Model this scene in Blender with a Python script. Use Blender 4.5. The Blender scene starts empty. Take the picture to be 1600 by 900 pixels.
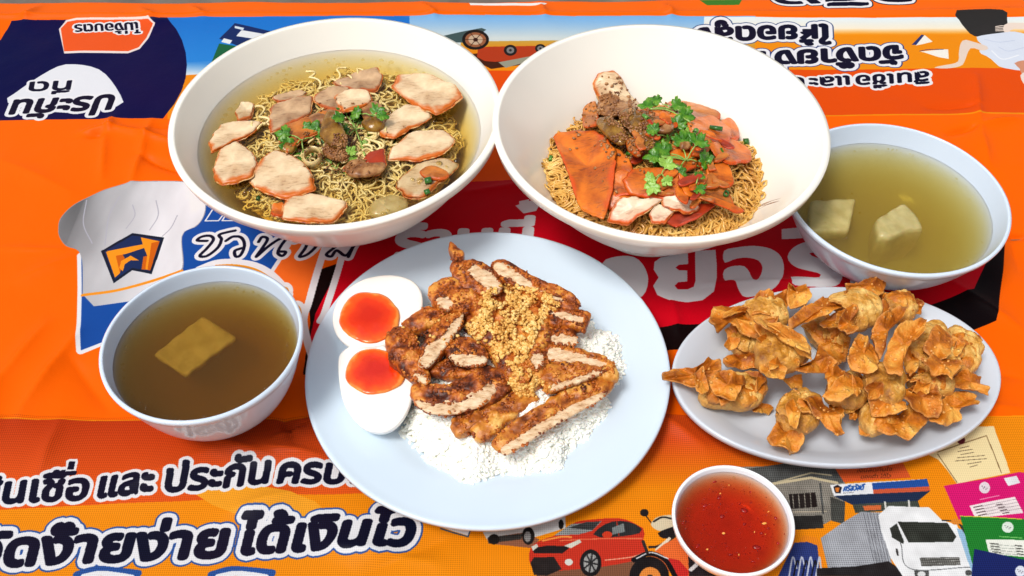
import bpy, math, random
import numpy as np
from mathutils import Vector
from mathutils.bvhtree import BVHTree

scn = bpy.context.scene
random.seed(4); rng = np.random.default_rng(4)
R = math.radians

# ------------------------------------------------------------------ camera, sky, sun, exposure
FOC, PITCH, DIST = 1505.0, R(49.244), 0.75
cc, ss = math.cos(PITCH), math.sin(PITCH)
CAM = np.array([0, -DIST*cc, DIST*ss]); FWD = np.array([0, cc, -ss]); UPV = np.array([0, ss, cc])
cam = bpy.data.cameras.new('camera'); camo = bpy.data.objects.new('camera', cam)
scn.collection.objects.link(camo); scn.camera = camo
camo.location = CAM; camo.rotation_euler = (R(90)-PITCH, 0, 0)
cam.sensor_width = 36; cam.lens = 36*FOC/1600; cam.clip_start = .01; cam.clip_end = 100

world = bpy.data.worlds.new('World'); scn.world = world; world.use_nodes = True
wn = world.node_tree.nodes; wl = world.node_tree.links
sky = wn.new('ShaderNodeTexSky'); sky.sky_type = 'NISHITA'; sky.sun_disc = False
SUN_EL, SUN_AZ = R(64), R(-125)          # azimuth measured from +Y towards +X
sky.sun_elevation = SUN_EL; sky.sun_rotation = SUN_AZ
sky.air_density = 1.0; sky.dust_density = 4.0; sky.ozone_density = .6
hs = wn.new('ShaderNodeHueSaturation'); hs.inputs['Saturation'].default_value = .25
wl.new(sky.outputs[0], hs.inputs['Color']); wl.new(hs.outputs[0], wn['Background'].inputs[0])
wn['Background'].inputs[1].default_value = .095
sun = bpy.data.lights.new('sun', 'SUN'); suno = bpy.data.objects.new('sun', sun); scn.collection.objects.link(suno)
sun.energy = 1.5; sun.angle = R(16); sun.color = (1, .96, .9)
sd = Vector((math.sin(SUN_AZ)*math.cos(SUN_EL), math.cos(SUN_AZ)*math.cos(SUN_EL), math.sin(SUN_EL)))
suno.rotation_euler = sd.to_track_quat('Z', 'Y').to_euler()
suno['kind'] = 'helper'; camo['kind'] = 'helper'
scn.view_settings.view_transform = 'Standard'; scn.view_settings.look = 'None'
scn.view_settings.exposure = 0.48; scn.view_settings.gamma = 1
scn.cycles.use_denoising = True
scn.cycles.max_bounces = 10; scn.cycles.transparent_max_bounces = 12; scn.cycles.volume_bounces = 3
scn.cycles.caustics_reflective = False; scn.cycles.caustics_refractive = False

# ------------------------------------------------------------------ geometry helpers
def at(x, y, h=0.0):
    """point of the real place at height h seen at photo pixel x, y"""
    d = FWD*FOC + np.array([1, 0, 0])*(x-800) + UPV*(450-y)
    return CAM + d*((h-CAM[2])/d[2])
def ats(pts, hs):
    hs = np.broadcast_to(np.asarray(hs, float), (len(pts),))
    return np.array([at(p[0], p[1], h) for p, h in zip(pts, hs)])
CROP = dict(A=(250, 20, 2.4333), B=(770, 20, 2.432), C=(470, 350, 1.876), W=(1030, 420, 2.8125), L=(140, 400, 3.0),
            R=(1200, 180, 3.215), H=(80, 270, 3.0), S=(280, 300, 3.461), E=(980, 320, 4.571), T=(1080, 20, 4.0),
            G=(1420, 0, 6.43), M=(640, 0, 2.667), K=(1250, 640, 3.463), V=(750, 700, 4.5), N=(0, 0, 3.0), D=(0, 640, 3.2),
            U=(1030, 700, 4.5), P=(0, 0, 1.0))
def cr(c, pts):
    ox, oy, s = CROP[c]
    return [(ox+p[0]/s, oy+p[1]/s) for p in pts]

_H = rng.random(4096*4).astype(np.float32)
def vnoise(p):
    p = np.asarray(p, float); i = np.floor(p).astype(np.int64); f = p-i; f = f*f*(3-2*f)
    def h(a, b, c): return _H[((a*73856093) ^ (b*19349663) ^ (c*83492791)) & 16383]
    x, y, z = i[..., 0], i[..., 1], i[..., 2]; fx, fy, fz = f[..., 0], f[..., 1], f[..., 2]
    def L(a, b, t): return a+(b-a)*t
    return L(L(L(h(x, y, z), h(x+1, y, z), fx), L(h(x, y+1, z), h(x+1, y+1, z), fx), fy),
             L(L(h(x, y, z+1), h(x+1, y, z+1), fx), L(h(x, y+1, z+1), h(x+1, y+1, z+1), fx), fy), fz)*2-1
def fbm(p, o=3):
    p = np.asarray(p, float); a = 1.; s = 0.; t = 0.
    for k in range(o): s = s+a*vnoise(p*2**k+17.3*k); t += a; a *= .5
    return s/t
def catmull(pts, n, closed=True, sharp=0.):
    P = np.asarray(pts, float); m = len(P)
    if closed:
        t = np.linspace(0, m, n, endpoint=False); i = np.floor(t).astype(int); f = (t-i)[:, None]
        p0, p1, p2, p3 = P[(i-1) % m], P[i % m], P[(i+1) % m], P[(i+2) % m]
    else:
        t = np.linspace(0, m-1-1e-9, n); i = np.floor(t).astype(int); f = (t-i)[:, None]
        Q = np.vstack([2*P[0]-P[1], P, 2*P[-1]-P[-2]]); p0, p1, p2, p3 = Q[i], Q[i+1], Q[i+2], Q[i+3]
    s = .5*((2*p1)+(-p0+p2)*f+(2*p0-5*p1+4*p2-p3)*f*f+(-p0+3*p1-3*p2+p3)*f**3)
    if sharp: s = s*(1-sharp)+(p1+(p2-p1)*f)*sharp
    if closed and len(P) > 3:    # even spacing
        q = np.vstack([s, s[:1]]); d = np.r_[0, np.cumsum(np.linalg.norm(np.diff(q, axis=0)[:, :2], axis=1))]
        u = np.linspace(0, d[-1], n, endpoint=False)
        s = np.stack([np.interp(u, d, q[:, k]) for k in range(q.shape[1])], 1)
    return s

col = scn.collection
def setp(o, label=None, cat=None, group=None, kind=None):
    if label: o['label'] = label
    if cat: o['category'] = cat
    if group: o['group'] = group
    if kind: o['kind'] = kind
    return o
def empty(name, loc, label, cat, group=None):
    o = bpy.data.objects.new(name, None); col.objects.link(o); o.location = [float(v) for v in loc]; o.empty_display_size = .01
    return setp(o, label, cat, group)
def mk(name, V, F, mat, parent=None, smooth=True, attrs=None, origin=None):
    V = np.asarray(V, float)
    if origin is None: origin = V.mean(0) if parent is None else np.array(parent.location)
    if parent is not None: origin_l = V.mean(0); 
    else: origin_l = origin
    me = bpy.data.meshes.new(name)
    F = F if isinstance(F, list) else F.tolist()
    me.from_pydata((V-origin_l).tolist(), [], F); me.update()
    if smooth: me.shade_smooth()
    if attrs:
        for k, v in attrs.items():
            a = me.attributes.new(k, 'FLOAT', 'POINT'); a.data.foreach_set('value', np.asarray(v, np.float32))
    if mat: me.materials.append(mat)
    o = bpy.data.objects.new(name, me); col.objects.link(o)
    if parent is not None:
        o.parent = parent; o.location = [float(v) for v in (origin_l-world_of(parent))]
    else: o.location = [float(v) for v in origin_l]
    return o
def world_of(o):
    v = np.array(o.location, float)
    while o.parent: o = o.parent; v = v+np.array(o.location, float)
    return v
def grid_faces(nu, nv, wrap_u=False, off=0, flip=False):
    F = []
    for j in range(nv-1):
        for i in range(nu if wrap_u else nu-1):
            a = off+j*nu+i; b = off+j*nu+(i+1) % nu; c = b+nu; d = a+nu
            F.append((a, d, c, b) if flip else (a, b, c, d))
    return F
def lathe(prof, cx, cy, n=128, sx=1, sy=1, rot=0):
    t = np.linspace(0, 2*np.pi, n, endpoint=False); V = []
    for r, z in prof:
        X, Y = r*np.cos(t)*sx, r*np.sin(t)*sy
        V.append(np.stack([cx+X*math.cos(rot)-Y*math.sin(rot), cy+X*math.sin(rot)+Y*math.cos(rot), np.full(n, z)], 1))
    return np.vstack(V), grid_faces(n, len(prof), True)
def tube(path, rad, k=6, taper=None, caps=True):
    P = np.asarray(path, float); n = len(P)
    T = np.gradient(P, axis=0); T /= np.linalg.norm(T, axis=1)[:, None]+1e-12
    up = np.array([0.13, .21, 1.]); A = np.cross(T, up); A /= np.linalg.norm(A, axis=1)[:, None]+1e-9; B = np.cross(T, A)
    r = np.broadcast_to(rad, (n,)) if taper is None else rad*taper
    a = np.linspace(0, 2*np.pi, k, endpoint=False)
    V = (P[:, None]+(A[:, None]*np.cos(a)[None, :, None]+B[:, None]*np.sin(a)[None, :, None])*r[:, None, None]).reshape(-1, 3)
    F = grid_faces(k, n, True)
    if caps: F += [tuple(range(k))[::-1], tuple(range((n-1)*k, n*k))]
    return V, F
def join(parts):
    V, F, o = [], [], 0
    for v, f in parts:
        V.append(v); F += [tuple(i+o for i in q) for q in f]; o += len(v)
    return np.vstack(V), F

# ------------------------------------------------------------------ material helpers
def s2l(c):
    c = [v/255 for v in c]; return tuple((v/12.92 if v <= .04045 else ((v+.055)/1.055)**2.4) for v in c)+(1,)
class NT:
    def __init__(s, name):
        s.m = bpy.data.materials.new(name); s.m.use_nodes = True; s.n = s.m.node_tree.nodes; s.l = s.m.node_tree.links
        s.b = s.n['Principled BSDF']; s.out = s.n['Material Output']; s.tc = None
    def N(s, t, **k):
        o = s.n.new('ShaderNode'+t)
        for a, v in k.items():
            if a.startswith('i_'): s.setin(o.inputs[a[2:].replace('_', ' ')], v)
            else: setattr(o, a, v)
        return o
    def setin(s, i, v):
        if isinstance(v, bpy.types.NodeSocket): s.l.new(v, i)
        else: i.default_value = v
    def obj(s):
        if not s.tc: s.tc = s.N('TexCoord')
        return s.tc.outputs['Object']
    def noise(s, sc, det=3, rough=.5, vec=None, dist=0):
        o = s.N('TexNoise', i_Scale=sc, i_Detail=det, i_Roughness=rough, i_Distortion=dist); s.l.new(vec or s.obj(), o.inputs['Vector']); return o.outputs[0]
    def ramp(s, f, stops):
        o = s.N('ValToRGB'); s.l.new(f, o.inputs[0]); e = o.color_ramp.elements
        while len(e) < len(stops): e.new(.5)
        for k, (p, c) in enumerate(stops):
            e[k].position = p; e[k].color = c if len(c) == 4 else s2l(c)
        return o.outputs[0]
    def mix(s, f, a, b, mode='MIX'):
        o = s.N('Mix', data_type='RGBA', blend_type=mode); s.setin(o.inputs[0], f)
        for i, v in ((6, a), (7, b)): s.setin(o.inputs[i], v if isinstance(v, bpy.types.NodeSocket) or len(v) == 4 else s2l(v))
        return o.outputs[2]
    def math(s, op, a, b=0., clamp=False):
        o = s.N('Math', operation=op, use_clamp=clamp); s.setin(o.inputs[0], a); s.setin(o.inputs[1], b); return o.outputs[0]
    def attr(s, n): return s.N('Attribute', attribute_name=n).outputs['Fac']
    def rnd(s): return s.N('ObjectInfo').outputs['Random']
    def bump(s, h, st, dist=.001, prev=None):
        o = s.N('Bump', i_Strength=st, i_Distance=dist); s.l.new(h, o.inputs['Height'])
        if prev: s.l.new(prev, o.inputs['Normal'])
        s.l.new(o.outputs[0], s.b.inputs['Normal']); return o.outputs[0]
    def set(s, **k):
        for a, v in k.items(): s.setin(s.b.inputs[a.replace('_', ' ')], v)
        return s
    def scalev(s, v, vec=None):
        o = s.N('Mapping'); s.l.new(vec or s.obj(), o.inputs[0]); o.inputs['Scale'].default_value = v; return o.outputs[0]

def melamine(name, c, rough=.16):
    m = NT(name); n = m.noise(14, 3)
    base = m.mix(m.ramp(n, [(.35, (0, 0, 0, 1)), (.75, (1, 1, 1, 1))]), c, tuple(int(v*.985) for v in c))
    m.set(Base_Color=base, Roughness=m.math('ADD', m.math('MULTIPLY', m.noise(60, 3), .1), rough-.05), IOR=1.5, Specular_IOR_Level=.4)
    m.bump(m.noise(35, 2), .04, .002)
    return m.m
M = {}
M['cream_melamine'] = melamine('cream_melamine', (246, 243, 233), .2)
M['blue_melamine'] = melamine('pale_blue_melamine', (208, 222, 238), .14)
M['plate_blue'] = melamine('plate_blue_melamine', (207, 223, 237), .15)
M['oval_grey'] = melamine('oval_grey_melamine', (200, 208, 218), .15)
M['white_melamine'] = melamine('white_melamine', (238, 241, 245), .14)

def liquid(name, absorb, dens, scat, scol, bump=.02, tint=(1, 1, 1, 1)):
    m = NT(name); m.n.remove(m.b)
    tr = m.N('BsdfTransparent'); tr.inputs[0].default_value = tint
    gl = m.N('BsdfGlossy'); gl.inputs['Roughness'].default_value = .03
    fr = m.N('Fresnel'); fr.inputs[0].default_value = 1.34
    bp = m.N('Bump', i_Strength=bump*4, i_Distance=.002); m.l.new(m.noise(40, 2), bp.inputs['Height'])
    m.l.new(bp.outputs[0], gl.inputs['Normal']); m.l.new(bp.outputs[0], fr.inputs['Normal'])
    mx = m.N('MixShader'); m.l.new(fr.outputs[0], mx.inputs[0]); m.l.new(tr.outputs[0], mx.inputs[1]); m.l.new(gl.outputs[0], mx.inputs[2])
    m.l.new(mx.outputs[0], m.out.inputs['Surface'])
    va = m.N('VolumeAbsorption', i_Color=absorb, i_Density=dens); vs = m.N('VolumeScatter', i_Color=scol, i_Density=scat)
    ad = m.N('AddShader'); m.l.new(va.outputs[0], ad.inputs[0]); m.l.new(vs.outputs[0], ad.inputs[1])
    m.l.new(ad.outputs[0], m.out.inputs['Volume'])
    return m.m
M['clear_broth'] = liquid('clear_broth', (.95, .82, .28, 1), 55, .6, (1, .80, .30, 1))
M['radish_broth'] = liquid('radish_broth', (.80, .62, .03, 1), 92, 13, (1, .72, .24, 1))
M['olive_broth'] = liquid('olive_broth', (.86, .75, .18, 1), 62, 18, (1, .82, .38, 1))
M['chilli_sauce'] = liquid('chilli_sauce', (.90, .43, 0, 1), 185, 7, (1, .34, .0, 1), .02)

def pork_mat(name, inner, inner2, rim, fibre, rimw=.80, coat=.1):
    m = NT(name)
    e = m.math('ADD', m.attr('edge'), m.math('MULTIPLY', m.math('SUBTRACT', m.noise(120, 3), .5), .3))
    e = m.math('ADD', e, m.math('MULTIPLY', m.math('SUBTRACT', m.noise(28, 1), .52), .9))
    v = m.scalev((1, 3.2, 1))
    n1 = m.noise(60, 4, .6); c = m.mix(m.ramp(n1, [(.35, (0, 0, 0, 1)), (.68, (1, 1, 1, 1))]), inner, inner2)
    vo = m.N('TexVoronoi', feature='DISTANCE_TO_EDGE', i_Scale=75.); 
    mixv = m.N('VectorMath', operation='ADD'); m.l.new(v, mixv.inputs[0])
    nz = m.N('TexNoise', i_Scale=90.); m.l.new(m.obj(), nz.inputs[0]); sc = m.N('VectorMath', operation='SCALE'); m.l.new(nz.outputs['Color'], sc.inputs[0]); sc.inputs[3].default_value = .012
    m.l.new(sc.outputs[0], mixv.inputs[1]); m.l.new(mixv.outputs[0], vo.inputs['Vector'])
    fb = m.noise(130, 3, .6, m.scalev((1, 5, 1)), .6)
    line = m.math('MULTIPLY', m.ramp(fb, [(.40, (1, 1, 1, 1)), (.47, (0, 0, 0, 1))]), m.ramp(m.noise(45, 2), [(.40, (0, 0, 0, 1)), (.62, (1, 1, 1, 1))]))
    c = m.mix(m.math('MULTIPLY', m.ramp(m.noise(26, 3), [(.4, (0, 0, 0, 1)), (.7, (1, 1, 1, 1))]), .38), c, fibre)
    c = m.mix(m.math('MULTIPLY', line, .6), c, fibre)
    c = m.mix(m.ramp(e, [(rimw, (0, 0, 0, 1)), (min(rimw+.17, .999), (1, 1, 1, 1))]), c, rim)
    m.set(Base_Color=c, Specular_IOR_Level=.35, Roughness=m.math('ADD', m.math('MULTIPLY', n1, .3), .25), Coat_Weight=coat, Coat_Roughness=.15, Subsurface_Weight=.03, Subsurface_Scale=.002)
    h = m.math('SUBTRACT', m.math('MULTIPLY', m.noise(240, 2), .6), m.math('MULTIPLY', line, .5)); m.bump(h, .3, .001)
    return m.m
M['pork'] = pork_mat('roast_pork', (238, 214, 176), (214, 180, 138), (200, 100, 20), (150, 104, 66), .86)
M['pork_grey'] = pork_mat('greyish_pork', (212, 176, 136), (168, 128, 92), (176, 80, 22), (104, 70, 46), .86)
M['pork_orange'] = pork_mat('orange_glazed_pork', (230, 122, 30), (180, 80, 14), (206, 76, 6), (104, 44, 12), .85, .12)
M['pork_pale'] = pork_mat('pale_pork', (236, 216, 188), (216, 184, 150), (206, 88, 22), (176, 120, 96), .86)
M['pork_red'] = pork_mat('red_pork', (172, 54, 20), (150, 46, 20), (186, 58, 18), (96, 30, 12), .85, .15)
M['pork_pink'] = pork_mat('pink_pork', (206, 124, 50), (160, 84, 24), (190, 80, 10), (96, 50, 20), .82, .1)
def rind_mat():
    m = NT('red_rind'); n = m.noise(140, 4, .6)
    m.set(Base_Color=m.ramp(n, [(.34, (140, 56, 8)), (.48, (194, 96, 16)), (.58, (216, 168, 108))]), Roughness=.35); m.bump(m.noise(300, 3), .5, .001); return m.m
M['rind'] = rind_mat()

def crust_mat():
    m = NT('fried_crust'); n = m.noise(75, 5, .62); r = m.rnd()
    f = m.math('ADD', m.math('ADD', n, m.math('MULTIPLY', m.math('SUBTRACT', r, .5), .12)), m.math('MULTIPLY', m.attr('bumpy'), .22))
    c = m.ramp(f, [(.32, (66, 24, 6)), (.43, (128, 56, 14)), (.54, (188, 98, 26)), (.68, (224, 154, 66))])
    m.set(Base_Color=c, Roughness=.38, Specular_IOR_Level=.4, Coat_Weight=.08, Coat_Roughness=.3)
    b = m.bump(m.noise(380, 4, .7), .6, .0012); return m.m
M['crust'] = crust_mat()
def crust2():
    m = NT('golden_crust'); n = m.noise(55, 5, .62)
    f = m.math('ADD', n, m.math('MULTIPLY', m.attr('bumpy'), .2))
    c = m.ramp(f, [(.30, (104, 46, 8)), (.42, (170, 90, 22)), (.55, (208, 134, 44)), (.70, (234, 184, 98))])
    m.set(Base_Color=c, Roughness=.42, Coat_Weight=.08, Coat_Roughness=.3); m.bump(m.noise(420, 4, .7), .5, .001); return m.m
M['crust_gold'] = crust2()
def meat_mat():
    m = NT('chicken_meat'); v = m.scalev((1, 2.4, 1)); n = m.noise(130, 5, .65, v)
    c = m.ramp(n, [(.34, (170, 120, 78)), (.45, (218, 182, 140)), (.70, (240, 216, 182))])
    e = m.ramp(m.math('ADD', m.attr('edge'), m.math('MULTIPLY', m.noise(90, 3), .5)), [(1.0, (0, 0, 0, 1)), (1.22, (1, 1, 1, 1))])
    m.set(Base_Color=m.mix(e, c, (168, 96, 44)), Roughness=.42, Subsurface_Weight=.03, Subsurface_Scale=.002); m.bump(n, .9, .0016); return m.m
M['meat'] = meat_mat()
def fritter(name, a, b, c3, sc=60):
    m = NT(name); n = m.noise(sc, 4, .6)
    vo = m.N('TexVoronoi', i_Scale=210.); m.l.new(m.obj(), vo.inputs['Vector'])
    sp = m.ramp(vo.outputs[0], [(.10, (1, 1, 1, 1)), (.30, (0, 0, 0, 1))])
    mask = m.math('MULTIPLY', sp, m.ramp(m.noise(90, 2), [(.5, (0, 0, 0, 1)), (.6, (1, 1, 1, 1))]))
    base = m.ramp(m.math('ADD', n, m.math('MULTIPLY', m.math('SUBTRACT', m.rnd(), .5), .16)), [(.3, a), (.5, b), (.72, c3)])
    e = m.ramp(m.attr('edge'), [(.86, (0, 0, 0, 1)), (.99, (1, 1, 1, 1))])
    base = m.mix(m.math('MULTIPLY', e, .35), base, (236, 178, 104))
    m.set(Base_Color=m.mix(m.math('MULTIPLY', mask, .5), base, (240, 196, 128)), Roughness=.40, Specular_IOR_Level=.35, Coat_Weight=.04, Coat_Roughness=.25)
    h = m.math('ADD', m.math('MULTIPLY', mask, .8), m.noise(330, 4, .7)); b1 = m.bump(h, .8, .0016); m.bump(m.noise(110, 3, .6), .5, .003, b1); return m.m
M['wrapper'] = fritter('fried_wrapper', (132, 60, 6), (206, 120, 24), (240, 182, 82))
M['pouch'] = fritter('fried_pouch', (130, 74, 16), (202, 140, 48), (240, 200, 118), 90)
def simple(name, stops, sc=60, rough=.4, bump=.3, bsc=200, sss=0, det=4, **k):
    m = NT(name); n = m.noise(sc, det, .6)
    m.set(Base_Color=m.ramp(n, stops), Roughness=rough, **k)
    if sss: m.set(Subsurface_Weight=sss, Subsurface_Scale=.003)
    if bump: m.bump(m.noise(bsc, 3), bump, .001)
    return m.m
M['noodle'] = simple('egg_noodle', [(.3, (224, 196, 122)), (.7, (244, 224, 164))], 50, .28, .15)
M['noodle_dry'] = simple('seasoned_noodle', [(.3, (170, 106, 36)), (.5, (218, 168, 82)), (.72, (242, 210, 132))], 30, .22, .15)
M['noodle_gap_shade'] = simple('shade_dark_lower_noodles', [(.3, (110, 66, 22)), (.7, (160, 110, 50))], 120, .4, .6)  # bed coloured dark, painting in the shade seen between the dry noodles
M['rice'] = simple('cooked_rice', [(.3, (247, 244, 232)), (.7, (253, 252, 244))], 90, .35, .1, sss=.1)
M['rice_bed'] = simple('rice_bed', [(.3, (232, 228, 208)), (.7, (244, 241, 226))], 120, .5, .6, 260)
M['egg_white'] = simple('boiled_egg_white', [(.3, (246, 244, 236)), (.7, (251, 250, 245))], 20, .22, .18, 28, sss=.1)
M['garlic'] = simple('fried_garlic_crumb', [(.3, (190, 122, 40)), (.5, (230, 180, 92)), (.7, (248, 218, 146))], 150, .4, .3)
M['meat_juice'] = None
M['bubble'] = simple('blistered_batter', [(.3, (196, 118, 40)), (.7, (232, 174, 92))], 150, .3, .2)
M['veg'] = simple('pickled_cabbage', [(.3, (70, 44, 8)), (.5, (128, 86, 22)), (.75, (176, 134, 54))], 70, .25, .5)
M['shred'] = simple('braised_pork_shreds', [(.3, (92, 50, 22)), (.5, (146, 94, 50)), (.75, (198, 150, 98))], 110, .35, .5)
M['dumpling'] = simple('soft_dumpling_skin', [(.3, (178, 150, 88)), (.7, (212, 190, 134))], 60, .2, .2, sss=.2)
M['radish'] = simple('boiled_radish', [(.3, (178, 164, 104)), (.7, (214, 200, 144))], 70, .3, .7, 150, sss=.2)
M['leaf'] = simple('coriander_leaf', [(.3, (34, 84, 8)), (.5, (66, 126, 18)), (.75, (128, 168, 48))], 120, .35, .5, 400)
M['stem'] = simple('coriander_stem', [(.3, (116, 160, 62)), (.7, (170, 198, 106))], 80, .3, .1)
M['leaf_pale'] = simple('pale_coriander_leaf', [(.3, (110, 158, 46)), (.7, (160, 198, 86))], 120, .35, .5, 400)
M['scallion'] = simple('scallion_ring', [(.3, (46, 106, 26)), (.7, (108, 166, 60))], 90, .25, .1)
M['scallion_dark'] = simple('dark_scallion', [(.3, (24, 74, 22)), (.7, (52, 112, 36))], 90, .25, .1)
M['chilli'] = simple('red_chilli', [(.3, (120, 6, 2)), (.7, (180, 18, 4))], 200, .25, .1)
M['seed'] = simple('chilli_seed', [(.3, (232, 140, 50)), (.7, (246, 186, 96))], 200, .3, .1)
M['crumb'] = simple('brown_crumb', [(.3, (108, 66, 38)), (.7, (170, 120, 78))], 300, .5, .2)
def yolk():
    m = NT('soft_yolk'); e = m.attr('edge'); n = m.noise(70, 3)
    f = m.math('ADD', e, m.math('MULTIPLY', m.math('SUBTRACT', n, .5), .6))
    m.set(Base_Color=m.ramp(f, [(.25, (206, 30, 2)), (.62, (226, 50, 3)), (.88, (242, 92, 10)), (1.02, (246, 150, 60))]), Roughness=.1,
          Coat_Weight=.5, Coat_Roughness=.05, Subsurface_Weight=.15, Subsurface_Scale=.003)
    m.bump(m.noise(55, 3), .6, .0025); return m.m
M['yolk'] = yolk()
M['floor'] = simple('concrete_floor', [(.3, (84, 76, 68)), (.7, (118, 108, 98))], 9, .7, .3, 60)
M['wood'] = simple('table_board', [(.3, (120, 84, 52)), (.7, (150, 110, 72))], 6, .5, .2, 40)
M['steel'] = simple('table_leg_steel', [(.3, (120, 122, 124)), (.7, (150, 152, 154))], 9, .35, .1, 40, Metallic=.8)
# ------------------------------------------------------------------ printed artwork of the vinyl tablecloth (drawn in code, in the plane of the cloth)
X0, X1, Y0, Y1, TX = -.78, .78, -.46, .46, .0003
TW, TH = int((X1-X0)/TX), int((Y1-Y0)/TX)
ART = np.empty((TH, TW, 3), np.float32)
def C3(c): return np.array(c, np.float32)/255
def wp(c, pts): return [at(x, y)[:2] for x, y in cr(c, pts)]
def tx(P): P = np.asarray(P, float); return np.stack([(P[:, 0]-X0)/TX, (P[:, 1]-Y0)/TX], 1)
def box_of(T, pad=0):
    a = np.floor(T.min(0)).astype(int)-pad-1; b = np.ceil(T.max(0)).astype(int)+pad+2
    return max(a[0], 0), max(a[1], 0), min(b[0], TW), min(b[1], TH)
def poly_mask(T, bx):
    x0, y0, x1, y1 = bx; m = np.zeros((max(y1-y0, 0), max(x1-x0, 0)), bool); n = len(T)
    for j in range(m.shape[0]):
        y = y0+j+.5; xs = []
        for i in range(n):
            a, b = T[i], T[(i+1) % n]
            if (a[1] <= y) != (b[1] <= y): xs.append(a[0]+(y-a[1])*(b[0]-a[0])/(b[1]-a[1]))
        xs.sort()
        for k in range(0, len(xs)-1, 2):
            u, v = int(round(xs[k]))-x0, int(round(xs[k+1]))-x0
            m[j, max(u, 0):max(v, 0)] = True
    return m
def paint(m, bx, c):
    x0, y0, x1, y1 = bx; reg = ART[y0:y1, x0:x1]
    if callable(c):
        yy, xx = np.nonzero(m); reg[yy, xx] = c((xx+x0)*TX+X0, (yy+y0)*TX+Y0)
    else: reg[m] = C3(c)
def fill(c, pts, colr, smooth=0):
    if smooth: pts = catmull(pts, smooth*len(pts)).tolist()
    T = tx(wp(c, pts)); bx = box_of(T)
    if bx[2] > bx[0] and bx[3] > bx[1]: paint(poly_mask(T, bx), bx, colr)
def fillw(pts, colr):
    T = tx(pts); bx = box_of(T); paint(poly_mask(T, bx), bx, colr)
def stroke(c, pts, w, colr, closed=False, smooth=True):
    """w = width in photo pixels"""
    P = np.array(cr(c, pts)); 
    if smooth and len(P) > 2: P = catmull(P, 8*len(P), closed)
    if closed: P = np.vstack([P, P[:1]])
    W = np.array([at(x, y)[:2] for x, y in P]); mid = P.mean(0); sc = np.linalg.norm(at(mid[0]+1, mid[1])-at(*mid))
    T = tx(W); r = w*sc/TX/2; bx = box_of(T, int(r)+1); x0, y0, x1, y1 = bx
    if x1 <= x0 or y1 <= y0: return
    yy, xx = np.mgrid[y0:y1, x0:x1].astype(np.float32); d = np.full(yy.shape, 1e9, np.float32)
    for a, b in zip(T[:-1], T[1:]):
        ab = b-a; L = ab@ab+1e-9
        lx0, lx1 = int(max(min(a[0], b[0])-r-2-x0, 0)), int(max(max(a[0], b[0])+r+3-x0, 0))
        ly0, ly1 = int(max(min(a[1], b[1])-r-2-y0, 0)), int(max(max(a[1], b[1])+r+3-y0, 0))
        X, Y = xx[ly0:ly1, lx0:lx1], yy[ly0:ly1, lx0:lx1]
        if X.size == 0: continue
        t = np.clip(((X-a[0])*ab[0]+(Y-a[1])*ab[1])/L, 0, 1)
        q = (X-a[0]-t*ab[0])**2+(Y-a[1]-t*ab[1])**2
        d[ly0:ly1, lx0:lx1] = np.minimum(d[ly0:ly1, lx0:lx1], q)
    paint(d < r*r, bx, colr)
def circ(c, x, y, rx, ry, colr, n=40):
    fill(c, [(x+rx*math.cos(a), y+ry*math.sin(a)) for a in np.linspace(0, 2*np.pi, n, endpoint=False)], colr)
def dilate(m, r):
    r = int(round(r))
    if r < 1: return m
    c = np.cumsum(np.pad(m.astype(np.int32), ((0, 0), (r+1, r))), axis=1); out = np.zeros_like(m); H = m.shape[0]
    for dy in range(-r, r+1):
        w = int(math.sqrt(r*r-dy*dy)+.3)
        row = (c[:, r+1+w:r+1+w+m.shape[1]]-c[:, r-w:r-w+m.shape[1]]) > 0
        if dy >= 0: out[dy:] |= row[:H-dy]
        else: out[:dy] |= row[-dy:]
    return out
_fc = {}
def glyphs(t):
    if t not in _fc:
        cu = bpy.data.curves.new('lettering', 'FONT'); cu.body = t; cu.resolution_u = 5
        o = bpy.data.objects.new('lettering', cu); col.objects.link(o)
        dg = bpy.context.evaluated_depsgraph_get(); me = o.evaluated_get(dg).to_mesh(); me.calc_loop_triangles()
        v = np.array([q.co[:2] for q in me.vertices]); f = np.array([q.vertices[:] for q in me.loop_triangles])
        bpy.data.objects.remove(o); bpy.data.curves.remove(cu); _fc[t] = (v, f)
    return _fc[t]
HN = None
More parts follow.
